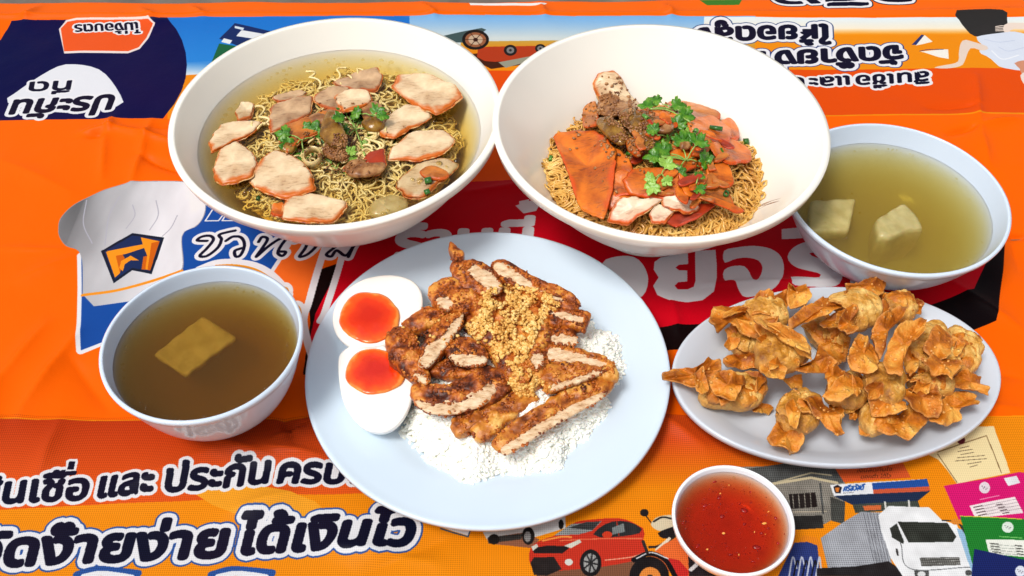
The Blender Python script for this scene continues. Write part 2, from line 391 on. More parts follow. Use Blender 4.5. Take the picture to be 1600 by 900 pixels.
def text(t, p0, p1, ey, colr, bold=.05, layers=(), c='P'):
    """text from baseline start p0 to end p1 (photo pixels), ey = pixel vector of one letter height"""
    global HN
    if HN is None: HN = glyphs('น')[0][:, 1].max()
    v, f = glyphs(t); p0, p1 = cr(c, [p0, p1]); p0, p1, ey = np.array(p0), np.array(p1), np.array(ey, float)
    ax = (p1-p0)/np.linalg.norm(p1-p0)*bold*np.linalg.norm(ey)*.9; p0 = p0+ax; p1 = p1-ax; ey = ey*(1-bold*.6)
    u = (v[:, 0]-v[:, 0].min())/(v[:, 0].max()-v[:, 0].min()); h = v[:, 1]/HN
    P = p0+u[:, None]*(p1-p0)+h[:, None]*ey
    T = tx([at(x, y)[:2] for x, y in P]); mid = (p0+p1)/2+ey/2
    hh = np.linalg.norm(at(*(mid+ey/2))-at(*(mid-ey/2)))/TX
    pad = int(hh*(bold+sum(l[0] for l in layers)))+4
    bx = box_of(T, pad); x0, y0, x1, y1 = bx
    if x1 <= x0 or y1 <= y0: return
    m = np.zeros((y1-y0, x1-x0), bool)
    for a, b, q in T[f]:
        tri = np.array([a, b, q]); ax0, ay0 = np.floor(tri.min(0)).astype(int); ax1, ay1 = np.ceil(tri.max(0)).astype(int)+1
        ax0, ay0, ax1, ay1 = max(ax0, x0), max(ay0, y0), min(ax1, x1), min(ay1, y1)
        if ax1 <= ax0 or ay1 <= ay0: continue
        Y, X = np.mgrid[ay0:ay1, ax0:ax1]; X = X+.5; Y = Y+.5
        def e(s, w): return (w[0]-s[0])*(Y-s[1])-(w[1]-s[1])*(X-s[0])
        e1, e2, e3 = e(a, b), e(b, q), e(q, a)
        m[ay0-y0:ay1-y0, ax0-x0:ax1-x0] |= ((e1 >= 0) & (e2 >= 0) & (e3 >= 0)) | ((e1 <= 0) & (e2 <= 0) & (e3 <= 0))
    r = bold*hh; m = dilate(m, r); rings = [(m, colr)]; k = m
    for w, lc in layers: k = dilate(k, w*hh); rings.append((k, lc))
    for k, lc in rings[::-1]: paint(k, bx, lc)
def grad(c0, c1, ya, yb):
    a, b = at(800, ya)[1], at(800, yb)[1]; c0, c1 = C3(c0), C3(c1)
    def g(x, y): t = np.clip((y-a)/(b-a), 0, 1)[:, None]; return c0*(1-t)+c1*t
    return g
NAVY, WHITE, ORA = (8, 14, 40), (232, 232, 236), (255, 102, 0)
BLU = (16, 76, 160)
ART[:] = C3(ORA)
# far border band
yt = at(800, 28)[1]; fillw([(X0, yt), (X1, yt+.004), (X1, Y1), (X0, Y1)], (247, 104, 18))
fill('P', [(733, 5), (855, 6), (850, 10), (735, 9)], (235, 235, 232)); fill('P', [(1093, 0), (1160, -2), (1155, 7), (1105, 8)], (60, 120, 40))
text('จริง', (1424, -16), (1210, -14), (0, 20), NAVY, .05, [(.14, WHITE), (.05, NAVY)])
fill('P', [(262, 30), (2300, 27), (2300, 176), (262, 186)], grad((236, 140, 14), (236, 140, 14), 30, 100))
fill('P', [(262, 30), (650, 29), (660, 128), (262, 120)], grad((24, 112, 200), (40, 132, 214), 30, 100))
fill('P', [(262, 100), (420, 88), (420, 112), (262, 122)], grad((60, 140, 214), (214, 226, 232), 98, 116))
fill('P', [(262, 120), (420, 106), (700, 106), (700, 187), (262, 187)], (236, 138, 18))
fill('P', [(640, 29), (1180, 27), (1180, 70), (640, 88)], grad((120, 176, 226), (206, 216, 214), 30, 60))
fill('P', [(720, 66), (1180, 58), (1180, 100), (720, 96)], grad((190, 170, 90), (224, 132, 16), 58, 80))
fill('P', [(1100, 28), (2300, 27), (2300, 46), (1100, 48)], grad((220, 234, 240), (246, 232, 204), 28, 46))
fill('P', [(1100, 44), (2300, 42), (2300, 54), (1100, 56)], grad((246, 232, 204), (238, 142, 14), 44, 54))
fill('P', [(640, 112), (2300, 103), (2300, 172), (640, 184)], (228, 78, 8))
fill('P', [(-700, 62), (0, 62), (18, 33), (262, 30), (275, 45), (284, 62), (290, 82), (292, 102), (290, 122), (284, 142), (272, 164), (255, 186), (-700, 192)], (0, 10, 66))
fill('N', [(275, 135), (310, 97), (360, 90), (700, 88), (727, 108), (695, 180), (655, 230), (600, 250), (300, 250)], (236, 220, 214))
fill('N', [(284, 133), (316, 103), (360, 97), (696, 95), (717, 110), (686, 176), (650, 222), (600, 240), (300, 240)], (234, 88, 34))
text('ไม่ง้อบตร', (218, 35), (116, 39), (1, 11), NAVY, .05, [(.16, WHITE)])
fill('N', [(35, 480), (60, 440), (230, 330), (330, 300), (470, 330), (560, 440), (560, 500), (300, 530)], (226, 228, 234), 4)
text('ทีด', (112, 126), (47, 128), (-3, 14), NAVY, .06, [(.2, WHITE)])
text('ประกัน', (182, 150), (22, 156), (-9, 22), NAVY, .07, [(.16, WHITE)])
# account books, motorbike and car of the far band, upside down
fill('A', [(225, 100), (285, 42), (440, 75), (300, 128)], (22, 44, 96)); fill('A', [(188, 202), (225, 118), (310, 130), (240, 172)], (28, 96, 60))
fill('A', [(290, 90), (310, 68), (400, 82), (380, 104)], (224, 228, 232)); fill('A', [(233, 112), (243, 98), (275, 106), (265, 120)], (228, 230, 232)); fill('A', [(285, 52), (320, 60), (316, 68), (284, 60)], (210, 222, 230))
fill('M', [(80, 165), (300, 118), (320, 125), (240, 180), (120, 178)], (64, 84, 84)); fill('M', [(230, 230), (600, 195), (620, 250), (340, 290)], (64, 30, 16))
fill('M', [(285, 205), (400, 196), (590, 196), (540, 225), (440, 255), (300, 255)], (176, 58, 26), 3)
fill('M', [(370, 262), (530, 232), (560, 240), (400, 285)], (150, 150, 130))
circ('M', 275, 168, 56, 42, (26, 22, 20)); circ('M', 275, 168, 44, 31, (150, 92, 60)); circ('M', 275, 168, 30, 21, (196, 168, 140)); circ('M', 275, 168, 10, 8, (60, 20, 14))
for a in range(6): stroke('M', [(275, 168), (275+44*math.cos(a*1.05), 168+31*math.sin(a*1.05))], 1.2, (50, 30, 22))
for x, y, r in ((420, 212, 27), (545, 204, 22)):
    circ('M', x, y, r, r*.85, (30, 28, 28)); circ('M', x, y, r*.6, r*.5, (120, 120, 120)); circ('M', x, y, r*.2, r*.2, (40, 40, 40))
text('ให้ยอดสูง', (1297, 37), (1086, 44), (1, 21), NAVY, .075, [(.17, WHITE), (.06, (40, 70, 120))])
text('จัดง๊ายง่าย', (1410, 71), (1150, 82), (1, 21), NAVY, .08, [(.17, WHITE), (.06, (40, 60, 120))])
text('สินเชือ', (1451, 112), (1337, 118), (1, 15), NAVY, .07, [(.2, WHITE)]); text('และ', (1327, 118), (1264, 121), (1, 14), NAVY, .07, [(.2, WHITE)])
text('ประกัน', (1256, 121), (1130, 126), (1, 14), NAVY, .07, [(.2, WHITE)]); fill('T', [(1145, 455), (1165, 455), (1165, 470), (1145, 470)], NAVY)
# printed figure, upside down at the right
fill('G', [(470, 135), (950, 130), (985, 200), (995, 250), (960, 330), (680, 372), (560, 270), (500, 190)], (42, 44, 44), 3)
fill('G', [(680, 370), (900, 335), (1080, 320), (1300, 420), (1300, 700), (960, 690), (870, 640), (800, 580), (690, 530), (760, 490), (700, 420)], (214, 222, 236), 3)
stroke('G', [(760, 400), (900, 430), (1060, 410)], 2, (196, 206, 226)); stroke('G', [(830, 520), (940, 600), (1100, 560)], 2.5, (234, 238, 244)); stroke('G', [(900, 480), (1000, 520), (1160, 480)], 2, (196, 206, 226))
fill('G', [(520, 440), (560, 400), (640, 420), (800, 480), (740, 520), (620, 490), (560, 620), (520, 670), (380, 695), (250, 685), (330, 665), (490, 630), (500, 540)], (228, 208, 192), 3)
fill('G', [(960, 250), (1040, 230), (1290, 250), (1290, 300), (1050, 290), (1020, 322), (950, 318)], (232, 214, 200), 3)
for k in range(4): stroke('G', [(985, 262+k*17), (930, 258+k*17), (875, 266+k*15)], 2.2, (232, 214, 200))
fill('G', [(1060, 640), (1160, 610), (1300, 640), (1300, 760), (1140, 760), (1120, 700)], (206, 142, 112), 3)
fill('G', [(1120, 760), (1160, 730), (1300, 740), (1300, 900), (1170, 860)], (232, 214, 206), 3)
fill('G', [(30, 450), (130, 345), (155, 352), (75, 452)], (34, 52, 110)); fill('G', [(70, 458), (160, 350), (240, 420), (150, 442)], (240, 236, 226))
fill('G', [(110, 522), (345, 500), (395, 500), (400, 597), (300, 580), (150, 530)], (240, 236, 226)); stroke('G', [(110, 518), (200, 503), (345, 500)], 1.6, (54, 44, 96))

# centre red panel with its black shadow
fill('P', [(485, 505), (560, 400), (1500, 330), (1560, 440), (1563, 485), (1545, 512), (1490, 530), (1040, 546), (520, 596), (484, 565)], (10, 5, 8), 3)
fill('P', [(560, 365), (610, 287), (1470, 287), (1515, 305), (1543, 370), (1548, 420), (1520, 455), (1450, 478), (1040, 510), (520, 562), (490, 540), (486, 505)], (214, 4, 30), 3)
fill('S', [(560, 250), (800, 250), (700, 620), (620, 640), (480, 440)], (250, 112, 36))
stroke('S', [(900, 260), (860, 420), (790, 640), (760, 700)], 11, WHITE); stroke('S', [(800, 260), (745, 440), (700, 600), (672, 690), (690, 800), (720, 900)], 12, WHITE)
fill('E', [(-180, 420), (-100, 375), (20, 365), (100, 405), (148, 500), (140, 600), (90, 660), (-60, 690), (-200, 600)], WHITE, 3)
fill('E', [(485, 330), (632, 318), (641, 430), (640, 520), (620, 620), (540, 680), (430, 695), (300, 683), (215, 640), (186, 575), (225, 515), (190, 460), (195, 405), (240, 372), (330, 352), (434, 335), (437, 420), (370, 425), (346, 444), (370, 463), (430, 465), (430, 545), (365, 550), (340, 575), (360, 600), (430, 602), (475, 585), (488, 540)], WHITE)
fill('E', [(693, 325), (780, 302), (900, 292), (1020, 310), (1095, 360), (1120, 430), (1112, 510), (1075, 580), (1000, 628), (890, 657), (820, 650), (755, 545), (695, 551), (697, 455), (845, 438), (905, 560), (950, 510), (966, 450), (940, 398), (860, 376), (770, 384), (695, 412)], WHITE, 3)
fill('E', [(1420, 262), (1290, 264), (1200, 295), (1150, 350), (1155, 402), (1210, 450), (1300, 478), (1378, 500), (1370, 528), (1320, 530), (1170, 520), (1175, 560), (1200, 587), (1470, 592), (1528, 545), (1532, 480), (1490, 430), (1400, 397), (1312, 365), (1310, 345), (1420, 338)], WHITE, 3)
fill('E', [(1104, 172), (1300, 160), (1300, 238), (1104, 245)], WHITE); fill('E', [(1575, 340), (1700, 330), (1720, 600), (1590, 600)], WHITE)
text('ร้านนี', (617, 406), (833, 398), (4, 44), WHITE, .07); fill('P', [(805, 322), (835, 312), (842, 322), (838, 330), (818, 334)], WHITE)
fill('P', [(617, 377), (640, 357), (670, 348), (700, 352), (702, 398), (640, 420)], (214, 4, 30))
text('ร้านนี', (614, 404), (829, 398), (5, -43), WHITE, .085); fill('P', [(811, 315), (827, 312), (826, 319), (842, 316), (841, 325), (817, 328), (818, 321), (811, 322)], WHITE)

# emblem with cook's hat
LB = [(127, 400), (127, 549), (421, 425), (472, 345), (330, 280), (300, 285)]
stroke('P', LB, 13, WHITE, True, False); fill('P', LB, BLU)
hat = [(35, 265), (45, 215), (100, 160), (180, 115), (270, 75), (380, 48), (520, 42), (640, 48), (700, 90), (722, 140), (715, 200), (680, 250), (612, 295), (612, 462), (500, 512), (380, 600), (200, 624), (150, 610), (142, 390), (70, 342), (40, 300)]
gx = at(95, 400)[0]
def hatc(x, y):
    t = np.clip((x-gx)/.085, 0, 1)**.6; n = fbm(np.stack([x*55, y*18, x*0], 1), 3); g = .42+.48*t**.8+.09*n
    return np.stack([g, g, g*1.02], 1).clip(0, .93)
stroke('H', hat, 2, (150, 150, 160), True); fill('H', hat, hatc, 4)
for l in ([(165, 130), (150, 240), (190, 330)], [(320, 110), (270, 200), (250, 340)], [(380, 150), (390, 200), (350, 260)], [(490, 130), (500, 200), (460, 270)], [(590, 200), (560, 260), (520, 300)]):
    stroke('H', l, 1.6, (176, 176, 188))
fill('H', [(142, 565), (142, 640), (300, 640), (620, 520), (620, 470), (380, 602), (200, 626)], BLU)
stroke('H', [(145, 572), (300, 552), (450, 517), (612, 463)], 5.5, (242, 150, 36))
EM = [(232, 365), (380, 282), (530, 305), (472, 478), (380, 458), (292, 517)]
fill('H', EM, (16, 30, 50)); fill('H', [(248, 368), (380, 294), (514, 314), (464, 465), (380, 446), (298, 500)], (20, 44, 88))
OG, OD = (248, 150, 30), (206, 96, 18)
fill('H', [(255, 368), (300, 378), (322, 470), (298, 490)], OG); fill('H', [(300, 380), (330, 375), (345, 400), (322, 470)], OD)
fill('H', [(258, 366), (440, 334), (462, 345), (350, 380), (300, 388)], OG); fill('H', [(420, 303), (508, 322), (465, 460), (440, 455), (450, 390), (430, 340)], OG)
fill('H', [(470, 330), (508, 322), (465, 460), (452, 458)], OD); fill('H', [(424, 455), (432, 395), (450, 390), (442, 457)], OD)
fill('H', [(318, 445), (328, 412), (372, 388), (412, 412), (372, 410), (345, 428), (335, 462)], OG)
for l in ([(205, 60), (140, 158), (212, 158), (262, 95)], [(232, 158), (300, 158), (325, 125)], [(320, 158), (420, 160)], [(232, 158), (262, 110)]): stroke('S', l, 2.4, WHITE, False, False)
SC = [[(150, 268), (98, 266), (120, 246), (165, 240), (184, 262), (150, 310), (112, 350), (150, 352), (205, 310), (228, 262), (215, 236), (255, 222), (302, 213)],
      [(252, 268), (290, 245), (335, 250), (352, 290), (332, 342), (306, 352), (300, 322), (336, 306)],
      [(428, 272), (448, 246), (476, 256), (452, 300), (416, 352), (480, 296), (540, 256), (582, 245), (550, 290), (532, 330), (556, 346), (574, 325), (536, 322)],
      [(622, 264), (658, 254), (694, 262), (680, 305), (650, 350), (694, 338), (742, 290), (746, 250)],
      [(880, 256), (850, 292), (796, 338), (822, 350), (850, 318), (902, 344), (952, 275), (968, 256), (938, 300), (914, 352)]]
for s in SC: stroke('S', s, 17, WHITE)
for s in SC: stroke('S', s, 5.2, NAVY)
arc = [(110, 425), (200, 392), (300, 385), (400, 400), (480, 440), (540, 495), (590, 560)]
stroke('S', arc, 15, WHITE); stroke('S', [(200, 405), (300, 400), (400, 418), (470, 455), (500, 480)], 4, (232, 150, 30))
circ('S', 575, 535, 42, 46, WHITE); circ('S', 640, 650, 48, 60, WHITE); circ('S', 572, 540, 22, 26, (226, 150, 40)); circ('S', 636, 655, 26, 42, (226, 150, 40)); stroke('S', [(560, 560), (600, 620)], 3, (40, 60, 40))

# near panel: red to amber with printed copy, cars, books
ya = at(800, 653)[1]; fillw([(X0, Y0), (X1, Y0), (X1, ya+.004), (X0, ya-.004)], (250, 146, 16))
def nearred(x, y):
    t = np.clip((ya-y)/.055, 0, 1)[:, None]; n = fbm(np.stack([x*9, y*9, x*0], 1), 2)[:, None]
    return C3((200, 58, 14))*(1-t)+C3((236, 90, 26))*t+n*.03
fill('P', [(-900, 664), (300, 656), (1000, 652), (1000, 655), (1000, 700), (900, 735), (700, 765), (0, 797), (-900, 820)], nearred)
fill('P', [(930, 652), (1290, 650), (1230, 722), (1140, 745), (1000, 780), (900, 790)], grad((226, 80, 22), (250, 146, 16), 690, 765))
fill('P', [(300, 770), (420, 765), (520, 800), (440, 830)], (252, 166, 40), 3)
L1 = [(.17, WHITE)]
text('สินเชือ', (-40, 788), (137, 781), (7, -33), NAVY, .085, L1); fill('D', [(334, 262), (350, 252), (388, 250), (392, 262), (380, 318), (330, 320)], WHITE); fill('D', [(348, 264), (379, 262), (371, 303), (338, 305)], NAVY); stroke('D', [(268, 330), (372, 322)], 8, NAVY, False, False); 
text('และ', (152, 779), (240, 772), (7, -33), NAVY, .085, L1)
text('ประกัน', (257, 770), (420, 757), (7, -32), NAVY, .085, L1); text('ครบจบ', (433, 758), (610, 752), (7, -30), NAVY, .085, L1)
L2 = [(.17, WHITE), (.07, (40, 84, 160))]
text('จัดง๊ายง่าย', (-52, 886), (351, 869), (11, -42), NAVY, .1, L2); text('ได้เงินไว', (364, 866), (644, 851), (11, -42), NAVY, .1, L2)
for x0 in (120, 330):
    stroke('P', [(x0, 899), (x0+30, 891), (x0+60, 893), (x0+95, 897)], 12, (40, 84, 160)); stroke('P', [(x0+10, 902), (x0+35, 897), (x0+60, 899), (x0+85, 903)], 9, WHITE)
fill('P', [(688, 822), (700, 818), (735, 826), (731, 836)], WHITE); stroke('P', [(688, 825), (731, 838), (735, 826)], 2, (30, 80, 120), False, False)
# pickup, car, scooter
fill('V', [(20, 590), (120, 560), (320, 545), (600, 460), (605, 560), (380, 625), (60, 660)], (206, 208, 208)); fill('V', [(50, 630), (320, 590), (420, 640), (360, 700), (60, 670)], (150, 96, 70))
fill('V', [(55, 625), (300, 600), (290, 640), (60, 668)], (60, 60, 58)); circ('V', 340, 615, 44, 62, (28, 28, 28)); circ('V', 335, 620, 24, 38, (150, 150, 150)); circ('V', 570, 535, 18, 34, (30, 30, 30)); circ('V', 98, 640, 40, 36, (28, 28, 28))
fill('V', [(400, 880), (900, 820), (1180, 780), (1100, 905), (400, 905)], (130, 84, 60))
fill('V', [(345, 740), (370, 680), (440, 640), (540, 608), (640, 540), (720, 508), (980, 495), (1100, 540), (1158, 582), (1145, 660), (1150, 770), (860, 835), (560, 860), (400, 870), (350, 800)], (206, 52, 34), 3)
fill('V', [(520, 612), (640, 534), (860, 512), (790, 580), (700, 605)], (150, 156, 156)); fill('V', [(620, 560), (740, 520), (850, 515), (790, 575)], (60, 64, 66))
fill('V', [(795, 606), (860, 545), (960, 512), (1080, 530), (1152, 592), (1000, 622), (850, 628)], (40, 44, 46), 2); stroke('V', [(960, 515), (975, 620)], 1.6, (190, 50, 30)); fill('V', [(930, 560), (1010, 530), (1020, 590), (930, 610)], (130, 140, 140))
stroke('V', [(560, 650), (800, 640), (1140, 640)], 1.6, (236, 120, 80)); stroke('V', [(880, 790), (1060, 770), (1150, 740)], 1.8, (240, 160, 130)); stroke('V', [(440, 650), (560, 625), (640, 625)], 3, (246, 150, 70))
circ('V', 895, 610, 36, 24, (214, 60, 34)); fill('V', [(365, 700), (480, 682), (640, 690), (580, 738), (380, 735)], (32, 30, 32)); fill('V', [(590, 685), (700, 640), (715, 660), (640, 702)], (214, 214, 200)); fill('V', [(360, 690), (400, 670), (410, 690), (372, 720)], (210, 210, 196))
fill('V', [(355, 805), (380, 765), (520, 762), (575, 850), (470, 895), (380, 890)], (38, 34, 34)); circ('V', 625, 800, 28, 24, (220, 220, 210))
for (x, y, a, b) in ((778, 808, 76, 96),):
    circ('V', x, y, a, b, (26, 26, 28)); circ('V', x, y, a*.68, b*.7, (168, 168, 166))
    for k in range(8): stroke('V', [(x, y), (x+a*.66*math.cos(k*.785+.2), y+b*.68*math.sin(k*.785+.2))], 2.6, (44, 44, 46))
    circ('V', x, y, 10, 12, (40, 40, 40))
circ('V', 1155, 457, 30, 26, (34, 34, 36)); stroke('V', [(1165, 480), (1210, 540)], 1.8, (40, 36, 36))
fill('V', [(1200, 540), (1240, 490), (1320, 472), (1370, 480), (1360, 560), (1260, 585)], (220, 208, 176), 3); stroke('V', [(1220, 520), (1280, 490), (1350, 500)], 3, (40, 40, 40))
fill('V', [(1250, 600), (1340, 560), (1420, 540), (1430, 600), (1300, 640)], (30, 28, 30), 3); stroke('V', [(1390, 610), (1260, 690), (1190, 700)], 4, (40, 36, 34)); stroke('V', [(1330, 640), (1240, 720)], 5, (226, 214, 190))
fill('V', [(1180, 770), (1290, 680), (1420, 610), (1520, 760), (1530, 905), (1380, 905)], (238, 112, 52)); fill('V', [(1250, 760), (1400, 790), (1470, 870), (1460, 905), (1380, 905), (1340, 820)], (206, 44, 40))
circ('V', 1190, 905, 140, 140, (26, 24, 26)); circ('V', 1195, 915, 76, 76, (232, 140, 60)); circ('V', 1195, 915, 24, 24, (60, 50, 46)); stroke('V', [(1080, 790), (1190, 745), (1300, 790), (1370, 905)], 8, (20, 20, 24)); stroke('V', [(1100, 780), (1200, 738), (1320, 780)], 2, (214, 216, 220))
fill('V', [(1460, 690), (1600, 760), (1680, 905), (1470, 905)], (40, 36, 40)); stroke('V', [(1480, 860), (1560, 800), (1640, 830)], 6, (220, 220, 222)); stroke('V', [(1145, 660), (1175, 740)], 5, (44, 40, 40))
# house, lorry, sign, certificate, account books
fill('K', [(-330, 310), (180, 290), (245, 370), (240, 560), (130, 620), (-40, 640), (-90, 480)], (150, 146, 136)); fill('K', [(-340, 330), (-60, 285), (170, 285), (250, 370), (230, 395), (60, 375), (-180, 410)], (92, 98, 98))
stroke('K', [(-180, 405), (60, 368), (200, 395)], 4.5, (214, 200, 164), False, False); stroke('K', [(-120, 390), (60, 342), (170, 355)], 2.5, (190, 180, 150), False, False)
fill('K', [(-60, 455), (85, 445), (95, 525), (-50, 535)], (30, 30, 30))
for k in range(4): stroke('K', [(-40+k*32, 450), (-34+k*32, 530)], 1.2, (170, 164, 150))
fill('K', [(-50, 575), (120, 570), (130, 640), (-40, 650)], (40, 44, 44)); stroke('K', [(-60, 555), (140, 550)], 3, (190, 180, 160)); stroke('K', [(110, 400), (125, 560)], 3, (80, 84, 84)); fill('K', [(165, 470), (245, 500), (240, 620), (170, 600)], (74, 78, 74))
fill('K', [(190, 315), (560, 285), (602, 365), (240, 392)], (226, 92, 44)); text('เงินสดทันใจ', (310, 338), (500, 328), (1, -5), (90, 40, 24), .05, c='K'); text('ดอกต่ำ ได้ไว', (328, 372), (492, 364), (1, -4.6), (60, 34, 24), .05, c='K')
fill('K', [(0, 700), (20, 680), (90, 690), (125, 740), (130, 860), (0, 860)], (246, 140, 30)); fill('K', [(-30, 720), (40, 715), (95, 735), (110, 905), (-120, 905)], (44, 62, 130))
for k in range(7): stroke('K', [(-60+k*24, 905), (-40+k*24, 800+20*(k % 2)), (-20+k*22, 860)], 2.4, (20, 24, 34) if k % 2 else (196, 204, 220))
fill('K', [(165, 405), (690, 372), (705, 437), (430, 460), (185, 468)], (236, 240, 244)); fill('K', [(390, 397), (690, 372), (701, 412), (395, 432)], (30, 84, 170)); fill('K', [(395, 432), (701, 412), (706, 438), (400, 458)], (214, 92, 60))
fill('K', [(185, 466), (706, 438), (640, 492), (290, 518)], (26, 48, 80)); fill('K', [(182, 415), (205, 405), (228, 420), (220, 452), (192, 450)], (40, 36, 44)); fill('K', [(192, 420), (215, 420), (210, 444), (196, 444)], (232, 130, 50))
text('ศรีสวัสดิ์', (234, 440), (345, 433), (2, -7), (30, 90, 180), .06, c='K'); text('เงินสด', (234, 453), (290, 450), (1, -2), (60, 60, 70), .02, c='K')
fill('K', [(285, 512), (640, 490), (650, 530), (300, 560)], (76, 86, 78)); fill('K', [(340, 520), (440, 515), (440, 540), (350, 545)], (220, 110, 60)); stroke('K', [(460, 500), (465, 540)], 3, (220, 220, 214)); stroke('K', [(590, 492), (592, 530)], 3, (220, 220, 214))
fill('K', [(112, 695), (225, 615), (330, 552), (440, 555), (500, 840), (450, 850), (150, 860)], (176, 180, 188))
for k in range(6): stroke('K', [(345+k*18, 560), (400+k*16, 830)], 1.3, (128, 132, 140))
fill('K', [(90, 860), (300, 850), (480, 820), (570, 880), (570, 905), (90, 905)], (34, 34, 36))
fill('K', [(425, 570), (480, 520), (700, 528), (770, 598), (850, 620), (885, 700), (935, 870), (935, 905), (560, 905), (490, 800), (440, 650)], (236, 238, 240))
fill('K', [(530, 605), (800, 612), (848, 685), (830, 714), (590, 718)], (52, 58, 52)); fill('K', [(488, 640), (525, 614), (565, 712), (560, 725), (500, 690)], (48, 54, 50)); fill('K', [(650, 800), (865, 795), (872, 838), (660, 846)], (96, 96, 92))
for k in range(3): stroke('K', [(655, 808+k*13), (868, 803+k*13)], .9, (180, 180, 176))
stroke('K', [(545, 720), (600, 860), (930, 850)], 1.3, (120, 124, 128)); fill('K', [(620, 868), (700, 868), (700, 905), (625, 905)], (90, 92, 92)); circ('K', 660, 888, 22, 16, (220, 222, 222)); circ('K', 915, 880, 18, 16, (90, 92, 92)); fill('K', [(850, 640), (900, 650), (950, 850), (930, 870)], (150, 190, 220))
stroke('K', [(770, 600), (840, 605), (880, 640)], 2, (50, 50, 50)); circ('K', 845, 605, 26, 16, (232, 140, 50)); stroke('K', [(870, 625), (910, 690)], 4, (60, 62, 62)); fill('K', [(518, 750), (528, 750), (538, 790), (526, 790)], (60, 60, 60))
CE = [(690, 240), (880, 150), (960, 90), (1050, 88), (1140, 340), (850, 402), (800, 330), (750, 270)]
fill('K', CE, (246, 226, 172)); stroke('K', [(745, 230), (1010, 140), (1090, 340)], 1.6, (140, 110, 70), False, False); stroke('K', [(745, 240), (850, 395)], 1.6, (140, 110, 70), False, False); circ('K', 872, 165, 22, 22, (104, 34, 44))
for k, (a, b) in enumerate(((865, 915), (855, 935), (870, 940), (850, 1000), (840, 1010), (905, 980), (920, 960))): stroke('K', [(a, 210+k*17), (b, 198+k*17)], .9, (90, 70, 50))
fill('K', [(780, 412), (1000, 375), (1190, 335), (1400, 370), (1400, 600), (860, 592)], (226, 24, 116)); fill('K', [(1105, 368), (1175, 355), (1195, 393), (1130, 410)], WHITE)
circ('K', 1000, 422, 30, 32, (236, 222, 230)); fill('K', [(918, 520), (1165, 468), (1212, 557), (950, 590)], (238, 226, 226)); stroke('K', [(975, 488), (1080, 464)], 1.4, (246, 150, 190))
for k in range(4):
    stroke('K', [(940+k*8, 530+k*15), (985+k*8, 521+k*15)], 1.4, (60, 40, 44)); stroke('K', [(1060+k*12, 518+k*15), (1095+k*12, 511+k*15)], 1.4, (60, 40, 44)); stroke('K', [(985+k*8, 524+k*15), (1180+k*9, 480+k*17)], .6, (150, 130, 140))
fill('K', [(868, 574), (1400, 600), (1400, 880), (940, 850)], (28, 132, 46)); stroke('K', [(868, 576), (1200, 592)], 1.4, (220, 214, 60)); circ('K', 1125, 636, 32, 30, (222, 234, 222)); fill('K', [(1005, 703), (1400, 705), (1400, 810), (1025, 780)], (236, 238, 228)); stroke('K', [(1080, 688), (1200, 694)], 1.4, (140, 220, 120))
for k in range(4): stroke('K', [(1028+k*5, 724+k*15), (1072+k*5, 728+k*15)], 1.4, (50, 50, 44)); stroke('K', [(1165+k*4, 735+k*15), (1200+k*4, 738+k*15)], 1.4, (50, 50, 44)); stroke('K', [(1028, 730+k*15), (1210, 742+k*15)], .6, (140, 150, 140))
fill('K', [(945, 752), (1400, 850), (1400, 1000), (930, 905)], (18, 38, 104)); circ('K', 1195, 872, 28, 30, (220, 226, 238))
for (x, y) in ((1000, 422), (1125, 636), (1195, 872)):
    for q in range(5): circ('K', x-14+q*7, y-8+(q*11) % 17, 3, 3, (120, 110, 120))
# fine screen-print dots on the near panel
j1 = int((ya+.001-Y0)/TX); yy = np.arange(j1)[:, None]*TX; xx = np.arange(TW)[None]*TX; kk = 2*np.pi/.0019
dots = (np.sin((xx+yy)*kk*.7071)*np.sin((xx-yy)*kk*.7071)).astype(np.float32)
lum = ART[:j1].mean(2); sat = ART[:j1].max(2)-ART[:j1].min(2); amt = np.clip(1.15-lum, .12, 1)*.42+.28*(sat < .12)*(lum < .8)*(lum > .2)
ART[:j1] *= (1-amt*np.clip(-dots*1.6, 0, 1))[..., None]; ART[:j1] += ((1-lum[..., None]))*.05*np.clip(dots, 0, 1)[..., None]*(lum[..., None] < .5)
yy2, xx2 = np.mgrid[0:j1:2, 0:TW:2]; nz = fbm(np.stack([xx2/22., yy2/22., xx2*0], -1), 3).astype(np.float32); nz = np.repeat(np.repeat(nz, 2, 0), 2, 1)[:j1, :TW]
ART[:j1] *= (1+.30*np.clip(1.1-lum, .25, 1)*nz*(sat < .16)*(xx > .0-X0+0*xx))[..., None]
ART[:] = ART.clip(0, 1)
img = bpy.data.images.new('cloth_print', TW, TH, alpha=False)
buf = np.ones((TH, TW, 4), np.float32); buf[..., :3] = ART; img.pixels.foreach_set(buf.ravel()); img.update(); img.pack(); del buf

# ------------------------------------------------------------------ floor, table, cloth
fl = mk('floor', [(-60, -60, -.75), (60, -60, -.75), (60, 60, -.75), (-60, 60, -.75)], [(0, 1, 2, 3)], M['floor'], smooth=False); setp(fl, kind='structure')
EDGE = .392
def boxm(x0, x1, y0, y1, z0, z1):
    V = [(x, y, z) for z in (z0, z1) for y in (y0, y1) for x in (x0, x1)]
    return np.array(V), [(0, 2, 3, 1), (4, 5, 7, 6), (0, 1, 5, 4), (2, 6, 7, 3), (0, 4, 6, 2), (1, 3, 7, 5)]
tb = empty('table', (0, 0, -.75), 'plain rectangular table hidden beneath the orange printed cloth', 'table')
mk('table_top', *boxm(-.76, .76, -.44, .382, -.035, -.006), M['wood'], tb, False)
for x in (-.7, .7):
    for y in (-.38, .33): mk('leg', *boxm(x-.02, x+.02, y-.02, y+.02, -.75, -.035), M['steel'], tb, False)

